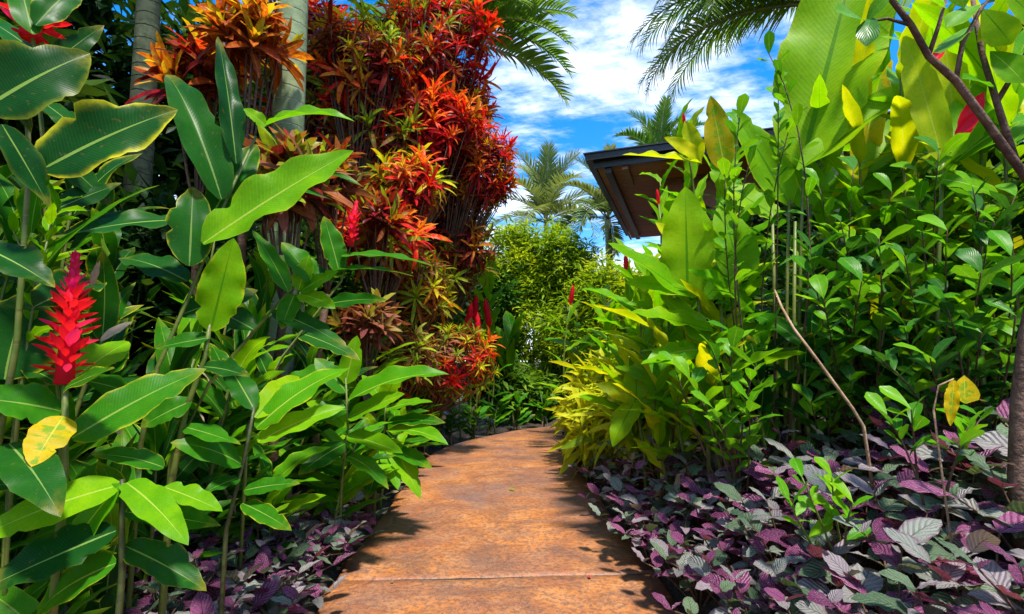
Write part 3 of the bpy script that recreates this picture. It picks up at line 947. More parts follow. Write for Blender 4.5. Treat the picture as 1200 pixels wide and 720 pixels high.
def far_planting():
    # lime clumps that close the view above the bend
    for i, (px, py, Z, rx, rz, n, mt, lab) in enumerate([
            (588, 318, 11.0, 0.95, 0.95, 11000, 'farlime', 'rounded lime green feathery shrub in the gap under the sky'),
            (652, 316, 10.9, 1.0, 0.90, 13000, 'farlime', 'yellow-green fine-leaved shrub under the far palm'),
            (722, 348, 9.5, 0.75, 0.62, 9000, 'farlime', 'yellow-green shrub below the corner of the eave'),
            (560, 370, 10.5, 0.9, 1.0, 6000, 'far', 'mid green bush behind the red torch flowers'),
            (625, 388, 10.6, 0.85, 0.8, 7000, 'farlime', 'lime bush with hanging leaves where the path bends'),
            (675, 395, 10.0, 0.85, 0.8, 7000, 'farlime', 'weeping yellowish bush behind the chartreuse plants'),
            (632, 462, 9.6, 0.55, 0.45, 7000, 'far', 'low shaded bush facing the end of the path'),
            (585, 455, 9.0, 0.5, 0.45, 5000, 'far', 'low green bush on the outside of the path bend'),
            (765, 385, 9.2, 0.75, 0.9, 9000, 'farlime', 'leafy lime bush against the house wall'),
            (712, 400, 9.3, 0.7, 0.7, 8000, 'farlime', 'bright low bush behind the tall lime gingers'),
            (840, 380, 10.2, 1.2, 1.6, 7000, 'fardark', 'dark bush beneath the eave of the house'),
            (500, 330, 9.8, 1.2, 1.8, 8000, 'fardark', 'tall dark bush behind the croton thicket')]):
        c = W(px, py, Z)
        bushy('leafy_bush', lab, 'bush', on_ground(c.x, c.y), c, (rx, rx * .8, rz), n, 0.20 if mt != 'farlime' else 0.17, mt,
              asp=0.22 if mt == 'farlime' else 0.32, seed=40 + i, clumps=60, hang=0.5 if py in (388, 395) else 0.1, shell=.3)
    # far palms
    for i, (px, py, Z, n, L, lab, m) in enumerate([
            (640, 262, 17, 17, 2.7, 'grey-green coconut palm rising behind the lime shrubs', 'palmgrey'),
            (712, 258, 13.5, 13, 2.0, 'small pale palm beside the corner of the eave', 'palmgrey'),
            (775, 200, 15.5, 13, 2.2, 'palm with fronds showing above the house roof', 'palm')]):
        c = W(px, py, Z)
        fr = [(k * 2 * math.pi / n + .3, R(62 if k % 3 == 0 else (30 if k % 3 == 1 else 0))) for k in range(n)]
        palm(lab, on_ground(c.x, c.y), c, fr, m, L, L * .24, 46, .10, 'palms in the distance', 100 + 10 * i, w=.03, hang=.5)
    # screens of dark trees behind both beds
    for i, (x, y, z, rx, rz, n, lab) in enumerate([
            (-4.6, 8.2, 3.2, 2.1, 3.6, 16000, 'tall dark tree closing the view behind the ringed palm trunks'),
            (-2.7, 9.0, 4.0, 1.4, 3.2, 12000, 'dark tree behind the red croton thicket'),
            (-6.4, 5.6, 3.2, 2.1, 3.8, 15000, 'dark tree at the far back of the left bed'),
            (-4.4, 3.2, 2.2, 1.3, 2.6, 13000, 'dark leafy tree behind the broad ginger leaves'),
            (-4.3, 0.9, 2.2, 1.3, 2.8, 9000, 'dark leafy tree beside the nearest ginger'),
            (5.6, 6.6, 2.2, 1.9, 2.3, 13000, 'dark tree behind the glossy shrubs and big lime leaves'),
            (7.4, 5.0, 2.6, 2.0, 2.8, 12000, 'dark tree at the far back of the right bed'),
            (5.4, 2.4, 2.2, 1.6, 2.6, 12000, 'dark tree behind the bare forked branch'),
            (4.2, 8.2, 1.6, 1.5, 1.7, 9000, 'dark rounded tree in front of the house')]):
        bushy('background_tree', lab, 'tree', on_ground(x, y), (x, y, z), (rx, rx * .8, rz), n, 0.30, 'fardark', .36, 70 + i, 70, .10, shell=.35)
    # leafy understorey that darkens the gaps low in both beds
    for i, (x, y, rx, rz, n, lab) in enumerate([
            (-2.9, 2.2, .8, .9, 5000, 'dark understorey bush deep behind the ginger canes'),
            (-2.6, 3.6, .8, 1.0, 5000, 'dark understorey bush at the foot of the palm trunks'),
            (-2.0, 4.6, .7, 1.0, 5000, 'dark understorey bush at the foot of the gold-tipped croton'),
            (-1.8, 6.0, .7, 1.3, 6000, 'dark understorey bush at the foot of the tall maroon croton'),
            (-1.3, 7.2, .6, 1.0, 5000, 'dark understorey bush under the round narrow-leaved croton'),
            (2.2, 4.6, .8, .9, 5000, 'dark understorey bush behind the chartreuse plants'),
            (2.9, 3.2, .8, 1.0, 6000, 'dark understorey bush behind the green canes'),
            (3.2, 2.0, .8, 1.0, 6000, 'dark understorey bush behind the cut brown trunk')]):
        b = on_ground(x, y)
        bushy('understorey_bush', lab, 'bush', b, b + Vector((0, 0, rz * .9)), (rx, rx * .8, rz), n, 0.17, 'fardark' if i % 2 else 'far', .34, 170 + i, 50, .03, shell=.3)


far_planting()


# ------------------------------------------------------------------ palms near the path
def near_palms():
    c = W(352, -330, 3.3)
    b = W(338, 150, 3.25)
    b = on_ground(b.x - .03, 3.25)
    palm('palm with a pale green ringed trunk rising through the orange crotons', b, c, [(k * .7, R(30 + 20 * (k % 3))) for k in range(9)], 'palm', 1.9, .45, 40, .095, 'ringed palms in the left bed', 5, w=.03)
    c = W(185, -260, 3.9)
    b = W(170, 120, 3.9)
    palm('thicker mossy palm trunk toned dark for shade behind the broad dark ginger leaves', on_ground(b.x, 3.9), c, [(k * .7 + .3, R(25 + 20 * (k % 3))) for k in range(9)], 'palm', 1.9, .45, 40, .085, 'ringed palms in the left bed', 15, w=.03)
    # palm whose fronds arch out over the gap of sky
    c = W(500, 55, 7.0)
    fr = [(R(2), R(12)), (R(-20), R(-8)), (R(-4), R(-4)), (R(-32), R(2)), (R(-50), R(-10)), (R(8), R(34)), (R(-10), R(28)), (R(5), R(-16)), (R(150), R(25)), (R(200), R(20)), (R(250), R(15))]
    palm('dark green palm whose fronds arch over the red crotons into the sky', on_ground(c.x - .2, 7.3), c, fr, 'palmlight', 2.3, .50, 44, .10, None, 25, w=.030, hang=.5, droops=(1.0, 1.25, 1.45))
    # fine feathery palm at the upper right
    c = W(970, 5, 5.2)
    fr = [(R(178), R(22)), (R(200), R(8)), (R(165), R(42)), (R(215), R(30)), (R(188), R(-12)), (R(150), R(20)), (R(235), R(10)), (R(172), R(4)), (R(260), R(25)), (R(300), R(20)), (R(340), R(25)), (R(20), R(20)), (R(60), R(25)), (R(100), R(30)), (R(128), R(10)),
          (R(195), R(50)), (R(225), R(-10)), (R(182), R(33)), (R(206), R(18)), (R(192), R(0)), (R(160), R(-4)), (R(175), R(-20)), (R(185), R(14)), (R(210), R(-6)), (R(170), R(26))]
    palm('feathery fine-leaved palm hanging over the house roof against the sky', on_ground(c.x + .1, 5.7), c, fr, 'palmlight', 2.35, .46, 52, .09, None, 35, w=.013, hang=.8, droops=(1.2, 1.5, 1.7), vee=.15)


near_palms()


# ------------------------------------------------------------------ croton thicket on the left
def crotons():
    L = [  # label, base x/z shift, px, py, Z, radius px (x, z), heads, head size, colours, narrow
        ('gold-tipped croton with orange lower leaves high in the thicket', 425, 70, 4.9, 62, 60, 20, .30, ['gold', 'mixed', 'red', 'maroon', 'maroon'], False),
        ('tall maroon and red croton at the top of the thicket', 515, 55, 5.7, 68, 75, 26, .32, ['maroon', 'red', 'red', 'mixed'], False),
        ('brightest scarlet croton in the middle of the thicket', 508, 150, 5.3, 55, 50, 18, .32, ['red', 'red', 'maroon'], False),
        ('round dark red croton with narrow leaves bulging towards the sky', 560, 200, 5.7, 46, 52, 46, .21, ['maroon', 'red', 'orange'], True),
        ('dark maroon croton left of the scarlet one', 445, 155, 5.2, 55, 50, 20, .30, ['maroon', 'red', 'mixed'], False),
        ('orange croton with a lemon yellow crown below the scarlet one', 478, 215, 4.5, 42, 30, 12, .27, ['gold', 'mixed', 'red'], False),
        ('red croton with gold leaf tips behind the tall red ginger flower', 452, 275, 4.2, 52, 36, 14, .27, ['red', 'mixed', 'maroon'], False),
        ('shadowed maroon croton under the round narrow-leaved one', 535, 285, 5.9, 44, 60, 22, .27, ['maroon', 'maroon', 'mixed'], False),
        ('dark croton in the shade between the palm trunk and the thicket', 395, 180, 5.6, 60, 90, 22, .30, ['maroon', 'bronze', 'red', 'mixed'], False),
        ('maroon croton crowded behind the palm trunk', 350, 60, 5.4, 60, 80, 18, .30, ['maroon', 'red', 'mixed'], False),
        ('green and red flecked croton low on the thicket', 480, 335, 5.0, 50, 40, 14, .27, ['mixed', 'bronze', 'gold'], False),
        ('orange-topped croton at the right shoulder of the thicket', 545, 130, 5.9, 36, 36, 12, .27, ['orange', 'red'], False),
        ('speckled croton with small red and green leaves beside the path bend', 530, 420, 5.7, 52, 45, 22, .22, ['mixed', 'mixed', 'gold', 'red', 'bronze'], False),
        ('dull red croton low behind the bright green ginger', 465, 420, 4.7, 46, 40, 14, .25, ['bronze', 'mixed', 'maroon'], False),
    ]
    for i, (lab, px, py, Z, rx, rz, n, s, mats, nar) in enumerate(L):
        c = W(px, py, Z)
        bx = min(c.x - .1, -1.15)
        croton(lab, on_ground(bx, Z + .15), c, (rx / F * Z, rx / F * Z * .8, rz / F * Z), int(n * 2.3), s * .80, mats, narrow=nar, seed=200 + i, down=.95)
    # nearer crotons whose leaves can be told apart
    for i, (lab, px, py, Z, rx, rz, n, s, mats) in enumerate([
            ('orange and yellow veined croton beside the ringed palm trunk', 290, 50, 2.9, 42, 46, 11, .24, ['orange', 'orange', 'gold']),
            ('red-striped croton behind the narrow upright ginger leaf', 235, 95, 3.1, 36, 50, 8, .23, ['red', 'maroon', 'orange']),
            ('pinkish bronze croton low beside the bright green ginger leaves', 428, 385, 3.5, 34, 30, 7, .24, ['bronze']),
            ('maroon croton wrapped around the lower palm trunk', 335, 225, 2.75, 40, 45, 11, .22, ['maroon', 'bronze', 'mixed']),
            ('bronze croton between the leaning ginger canes and the palm trunk', 385, 215, 3.3, 34, 45, 10, .22, ['bronze', 'maroon', 'mixed']),
            ('gold and scarlet croton just above the long horizontal ginger leaves', 440, 262, 3.7, 36, 24, 7, .21, ['maroon', 'red', 'mixed'])]):
        c = W(px, py, Z)
        croton(lab, on_ground(min(c.x, -1.0), Z + .1), c, (rx / F * Z, rx / F * Z * .7, rz / F * Z), n, s, mats, seed=300 + i, down=.3, split=True)


crotons()


# ------------------------------------------------------------------ left bed: red ginger
def left_heroes():
    def plant(label, stem_px, leaves, stem='stem', rad=.0075, name='ginger_plant', group='ginger plants in the left bed'):
        pts = [W(*q) for q in stem_px]
        foot = on_ground(pts[-1].x, pts[-1].y)
        p = root(name, label, 'ginger', foot, group)
        pts.append(foot - Vector((0, 0, .05)))
        MB().tube([q - foot for q in pts], [rad * (.6 + .6 * i / len(pts)) for i in range(len(pts))], 8).build('stem', MAT[stem], p)
        for lf in leaves:
            px_leaf(p, *lf)
        return p

    plant('nearest ginger with very broad dark leaves edged in yellow', [(30, 60, 1.12), (34, 200, 1.1), (20, 400, 1.12), (-10, 560, 1.12)], [
        (10, 520, 1.05, 70, 600, .95, 50, 'dark'),
        (-22, 130, 1.0, 102, 62, 1.1, 84, 'edged'), (48, 200, 1.02, 204, 128, 1.12, 74, 'edged', 'flat', .8),
        (2, 146, .95, 57, 240, 1.0, 42, 'edged'), (-25, 288, 1.0, 62, 334, 1.0, 46, 'edged'), (6, 445, 1.16, 30, 345, 1.2, 84, 'edged'),
        (-30, 60, 1.1, 35, 150, 1.05, 40, 'dark'), (40, 360, 1.05, 120, 330, 1.3, 40, 'dark'), (38, 40, 1.1, 20, -30, 1.15, 36, 'mid'), (42, 30, 1.1, 95, -20, 1.2, 34, 'dark')])
    f = plant('ginger bearing the large scarlet torch flower', [(76, 440, 1.1), (76, 500, 1.1), (75, 570, 1.1)], [
        (84, 514, 1.1, 238, 432, 1.25, 56, 'mid', 'heli'), (72, 482, 1.1, -30, 466, 1.0, 52, 'mid'), (74, 488, 1.08, 38, 545, 1.0, 48, 'yellow'),
        (74, 560, 1.1, -25, 572, 1.0, 38, 'dark'), (76, 455, 1.08, 132, 432, 1.05, 38, 'mid'), (78, 450, 1.14, 150, 400, 1.3, 38, 'bright'),
        (90, 445, 1.2, 170, 470, 1.4, 34, 'mid'), (72, 452, 1.14, 10, 425, 1.3, 34, 'dark')], rad=.009)
    flower_spike(f, W(76, 442, 1.1) - f.location, W(90, 285, 1.12) - W(76, 442, 1.1), .305, .112, 104, 3)
    plant('ginger with tall upright narrow leaves in front of the crotons', [(300, 160, 1.75), (265, 235, 1.7), (225, 340, 1.65), (185, 430, 1.6), (165, 520, 1.6)], [
        (260, 234, 1.68, 196, 80, 1.75, 44, 'dark', 'heli', .8), (277, 192, 1.7, 256, 42, 1.8, 33, 'dark', 'heli', .7), (222, 312, 1.6, 226, 220, 1.65, 46, 'dark'),
        (208, 258, 1.62, 52, 280, 1.4, 46, 'edged', 'heli', .6), (238, 286, 1.6, 409, 178, 1.75, 62, 'bright', 'heli', .6), (330, 206, 1.8, 424, 213, 1.8, 17, 'mid', 'ginger', .4),
        (285, 240, 1.75, 392, 228, 1.8, 24, 'mid', 'ginger', .5), (312, 147, 1.75, 414, 137, 1.75, 24, 'bright', 'heli', .5), (312, 148, 1.75, 286, 128, 1.7, 20, 'bright'),
        (220, 330, 1.65, 140, 300, 1.7, 40, 'dark'), (210, 370, 1.65, 300, 340, 1.8, 40, 'dark'), (250, 250, 1.7, 300, 170, 1.85, 40, 'mid')])
    plant('low ginger with vivid yellow-green leaves arching in the sun', [(143, 562, 1.12), (143, 610, 1.12), (143, 670, 1.12)], [
        (142, 568, 1.12, -25, 628, 1.0, 58, 'bright', 'heli', .5), (141, 568, 1.11, 70, 664, 1.1, 40, 'bright', 'heli', .5), (148, 566, 1.12, 219, 634, 1.02, 46, 'bright', 'heli', .5),
        (192, 571, 1.14, 259, 598, 1.12, 28, 'bright', 'heli', .5), (136, 622, 1.1, -20, 690, 1.0, 56, 'dark', 'heli'), (136, 660, 1.09, 36, 722, 1.1, 48, 'mid', 'heli'),
        (192, 548, 1.2, 108, 531, 1.14, 24, 'mid', 'heli'), (146, 600, 1.14, 255, 615, 1.14, 30, 'mid', 'heli'), (146, 640, 1.14, 240, 690, 1.14, 38, 'dark')], stem='stemdark')
    plant('slender ginger holding one pale lime leaf upright', [(247, 374, 1.55), (240, 420, 1.55), (218, 480, 1.55), (200, 570, 1.55)], [
        (247, 388, 1.55, 273, 282, 1.55, 48, 'lime', 'heli', .9, 0, 0), (246, 396, 1.55, 182, 408, 1.5, 26, 'mid', 'heli'), (238, 430, 1.55, 290, 440, 1.5, 26, 'dark'), (225, 470, 1.55, 165, 500, 1.5, 30, 'mid'),
        (215, 500, 1.55, 280, 520, 1.5, 28, 'mid')], rad=.010)
    plant('dark-stemmed ginger with bright leaves reaching over the purple plants', [(298, 478, 1.6), (288, 530, 1.6), (265, 620, 1.6)], [
        (300, 502, 1.6, 408, 428, 1.75, 44, 'bright', 'heli', .6), (302, 518, 1.6, 402, 476, 1.7, 36, 'bright', 'heli', .5), (284, 545, 1.6, 202, 516, 1.5, 36, 'mid', 'heli', .6),
        (286, 575, 1.6, 350, 566, 1.6, 24, 'mid', 'heli'), (280, 560, 1.6, 238, 578, 1.5, 22, 'mid', 'heli'), (284, 590, 1.6, 340, 620, 1.5, 26, 'mid'), (298, 480, 1.6, 262, 420, 1.7, 34, 'mid'),
        (300, 490, 1.6, 350, 440, 1.8, 34, 'lime')], stem='stemdark')
    plant('leaning ginger cane with pale-backed leaves beside the thicket', [(345, 335, 1.95), (318, 365, 1.95), (245, 450, 1.9), (200, 540, 1.85)], [
        (338, 342, 1.9, 297, 270, 1.9, 28, 'mid', 'heli'), (370, 332, 1.95, 331, 285, 1.95, 32, 'mid', 'heli'), (352, 342, 1.95, 395, 318, 1.9, 24, 'bright'), (350, 345, 1.95, 392, 360, 1.9, 24, 'bright'),
        (345, 345, 1.95, 330, 385, 1.9, 24, 'mid'), (320, 365, 1.95, 405, 405, 1.9, 30, 'dark', 'heli'), (350, 340, 1.95, 362, 300, 1.95, 22, 'bright'), (300, 388, 1.95, 240, 360, 2.0, 30, 'dark')])
    f2 = plant('ginger with a slim scarlet flower rising before the crotons', [(412, 285, 2.3), (400, 330, 2.3), (330, 420, 2.2), (290, 500, 2.1)], [
        (400, 300, 2.3, 505, 309, 2.2, 25, 'mid', 'heli', .5), (382, 318, 2.3, 482, 321, 2.2, 19, 'mid', 'heli', .5), (398, 320, 2.3, 380, 255, 2.3, 28, 'mid', 'heli'), (390, 330, 2.3, 320, 300, 2.3, 28, 'dark', 'heli'),
        (372, 360, 2.3, 450, 350, 2.2, 24, 'mid', 'heli'), (350, 390, 2.25, 420, 420, 2.2, 28, 'dark', 'heli')])
    flower_spike(f2, W(411, 286, 2.3) - f2.location, W(419, 228, 2.3) - W(411, 286, 2.3), .225, .095, 60, 9)
    f3 = plant('ginger with a scarlet flower at the top corner above the broad leaves', [(38, 38, 1.35), (50, 160, 1.4), (60, 380, 1.45)], [
        (50, 120, 1.4, 105, 165, 1.35, 30, 'dark'), (45, 90, 1.4, 120, 30, 1.5, 32, 'dark'), (40, 60, 1.4, -20, 20, 1.5, 34, 'mid'), (52, 170, 1.4, 130, 240, 1.5, 36, 'dark'), (55, 250, 1.4, 140, 215, 1.5, 34, 'dark')])
    flower_spike(f3, W(36, 40, 1.35) - f3.location, W(52, -50, 1.4) - W(36, 40, 1.35), .25, .15, 66, 5)
    plant('bright ginger drooping its leaves over the left edge of the path', [(452, 470, 3.2), (450, 520, 3.25), (440, 560, 3.3)], [
        (455, 505, 3.2, 524, 517, 3.0, 24, 'bright', 'heli', .5), (456, 515, 3.2, 492, 582, 3.0, 27, 'bright', 'heli', .7), (452, 518, 3.2, 466, 572, 3.0, 25, 'bright', 'heli', .7), (455, 495, 3.2, 520, 494, 3.1, 24, 'mid', 'heli', .5),
        (452, 480, 3.2, 505, 470, 3.1, 22, 'bright', 'heli', .5), (450, 500, 3.2, 400, 520, 3.1, 24, 'mid', 'heli', .6), (452, 475, 3.2, 425, 440, 3.2, 24, 'bright', 'heli', .7), (454, 525, 3.2, 505, 548, 3.0, 24, 'mid', 'heli', .5), (450, 530, 3.2, 430, 585, 3.0, 24, 'mid', 'heli', .6), (452, 470, 3.2, 470, 430, 3.2, 22, 'lime', 'heli', .7)])
    plant('bright ginger with long horizontal leaves midway along the left bed', [(405, 440, 2.7), (408, 500, 2.7), (400, 570, 2.75)], [
        (408, 470, 2.7, 524, 434, 2.7, 30, 'bright', 'heli', .5), (408, 490, 2.7, 472, 462, 2.6, 34, 'bright', 'heli', .6), (406, 480, 2.7, 340, 500, 2.6, 30, 'mid', 'heli', .6), (408, 510, 2.7, 470, 530, 2.5, 28, 'bright', 'heli', .6), (404, 520, 2.7, 350, 555, 2.5, 28, 'mid', 'heli', .6),
        (405, 450, 2.7, 418, 395, 2.7, 28, 'bright', 'heli', .8), (406, 460, 2.7, 370, 420, 2.7, 28, 'mid', 'heli', .7), (408, 535, 2.7, 455, 570, 2.5, 26, 'mid', 'heli', .6), (406, 500, 2.7, 360, 470, 2.7, 26, 'lime', 'heli', .6)])
    # small pale rosette shrub among the ginger
    tips = [W(25, 235, 1.25), W(62, 255, 1.22), W(12, 262, 1.2), W(45, 228, 1.3), W(70, 238, 1.3)]
    b = W(55, 420, 1.25)
    shrub('pale green small-leaved shrub between the broad ginger leaves', on_ground(b.x, 1.25), tips, ['bright', 'lime'], .075, 12, None, 'ovate', 'small_leaved_shrub', 'shrub', .72, 'stem', .62)


left_heroes()


def left_fill():
    def row(prefix, spots, mats, cat, hgt, L, nl, wid=1.0, kind='ginger', start=.25, group=None, name='ginger_plant', stem='stem', rad=.010, el0=None):
        for i, (x, y) in enumerate(spots):
            b = on_ground(x + rng.uniform(-.06, .06), y + rng.uniform(-.08, .08))
            h = hgt * rng.uniform(.8, 1.15)
            top = b + Vector((rng.uniform(-.05, .25) * h, rng.uniform(-.15, .1) * h, h))
            ginger(name, prefix % ORD[i], cat, b, top, mats, nl, L, wid, group=group, kind=kind, start=start, stem=stem, rad=rad, el0=el0, spread=.8 if el0 else .35)
    g = 'ginger plants in the left bed'
    row('%s dark ginger counting from the camera in the row behind the torch flower', [(-1.35, .95), (-1.42, 1.35), (-1.45, 1.7), (-1.5, 2.1), (-1.45, 2.5), (-1.5, 2.9), (-1.6, 3.3)], ['mid', 'dark', 'mid', 'bright'], 'ginger', 1.15, .42, 16, .9, group=g, start=.12)
    row('%s tall dark ginger counting from the camera in the rear row', [(-1.75, 1.2), (-1.9, 1.6), (-1.95, 2.1), (-2.05, 2.6), (-2.0, 3.1), (-2.3, 1.9), (-2.5, 2.5), (-2.5, 3.2)], ['dark', 'mid', 'edged'], 'ginger', 1.5, .46, 17, 1.0, group=g, start=.15)
    row('%s bright green ginger counting from the camera along the edge of the path', [(-1.10, 2.45), (-.98, 2.8), (-1.06, 3.05), (-.95, 3.3), (-1.04, 3.55), (-.96, 3.8), (-1.02, 4.05), (-.96, 4.3), (-1.02, 4.6), (-1.0, 4.9)], ['bright', 'bright', 'mid'], 'ginger', .50, .34, 13, 1.15, group=g, start=.25, el0=R(22), kind='heli')
    row('%s mid green ginger counting from the camera in the row just behind the path edge', [(-1.35, 2.2), (-1.38, 2.7), (-1.42, 3.15), (-1.5, 3.6), (-1.45, 4.0), (-1.6, 4.5), (-1.5, 5.0)], ['mid', 'mid', 'bright', 'dark'], 'ginger', .80, .38, 13, 1.15, group=g, start=.2, el0=R(25), kind='heli')
    row('%s low ginger counting from the camera where the path starts to bend', [(-1.12, 4.75), (-1.2, 5.1), (-1.05, 5.4), (-1.2, 5.7), (-1.0, 5.95), (-1.1, 6.3), (-.92, 6.4), (-.75, 6.8), (-.55, 7.2), (-.25, 7.6), (.05, 8.05), (.5, 8.45)], ['mid', 'mid', 'bright', 'dark'], 'ginger', .46, .34, 13, 1.05, group=g, start=.15, el0=R(28), kind='heli')
    row('%s low shaded ginger counting from the camera at the foot of the canes', [(-1.25, 1.25), (-1.15, 1.55), (-1.3, 1.85), (-1.55, 1.0), (-1.6, 1.5)], ['mid', 'dark', 'bright'], 'ginger', .5, .34, 14, .9, group=g, start=.1)
    row('%s front ginger from the camera with light lance leaves near the ground', [(-1.05, 1.12), (-1.2, 1.2), (-1.38, 1.42), (-1.45, 1.25), (-1.5, 1.6)], ['bright', 'mid', 'mid', 'dark'], 'ginger', .48, .27, 14, .95, group=g, start=.12, el0=R(22), kind='heli', stem='stemdark', rad=.007)
    row('%s leafy ginger from the camera among the purple plants on the left', [(-1.5, 1.8), (-1.45, 2.1), (-1.3, 2.45), (-1.5, 2.4), (-1.65, 1.95), (-1.2, 2.6)], ['mid', 'bright', 'mid', 'dark'], 'ginger', .55, .30, 13, 1.0, group=g, start=.15, el0=R(30), kind='heli')
    row('%s shoulder-high ginger from the camera in the crowded middle of the bed', [(-1.5, 1.25), (-1.65, 1.7), (-1.7, 2.2), (-1.65, 2.7), (-1.75, 3.1), (-1.4, 2.35), (-1.35, 2.9), (-1.55, 3.45), (-1.85, 1.45), (-1.3, 3.4)], ['mid', 'bright', 'dark', 'mid'], 'ginger', 1.15, .38, 17, .9, group=g, start=.12, el0=R(32), kind='ginger')
    row('%s green ginger from the camera at the feet of the crotons', [(-1.35, 3.8), (-1.7, 3.9), (-1.3, 4.3), (-1.6, 4.3), (-1.35, 4.8), (-1.4, 5.3), (-1.3, 5.8), (-1.1, 6.5)], ['mid', 'mid', 'bright', 'lime'], 'ginger', 1.0, .42, 13, .9, group=g, start=.2, el0=R(40), kind='ginger')
    # red torch gingers and a broad-leaved plant at the bend
    for px, py, Z, h, lab in [(546, 392, 7.0, .46, 'lower left torch flower of the red cluster at the bend'), (556, 378, 7.6, .44, 'upper torch flower of the red cluster at the bend'), (574, 385, 7.6, .48, 'rightmost torch flower of the red cluster at the bend'), (560, 400, 7.1, .42, 'lowest torch flower of the red cluster at the bend')]:
        c = W(px, py, Z)
        ginger('torch_ginger', lab, 'ginger', on_ground(c.x - .05, Z), c, ['mid', 'bright'], 8, .34, flower=h, group='red torch gingers at the bend', start=.2)
    for px, py, Z, lab in [(575, 312, 8.2, 'broad-leaved banana-like plant rising behind the red torch flowers'), (603, 380, 8.6, 'upright broad green plant in front of the hanging fronds')]:
        c = W(px, py, Z)
        ginger('broad_leaf_plant', lab, 'plant', on_ground(c.x, Z), c - Vector((0, 0, .25)), ['bright', 'mid', 'lime'], 8, .75, 1.2, kind='heli', start=.55, el0=R(55))


left_fill()


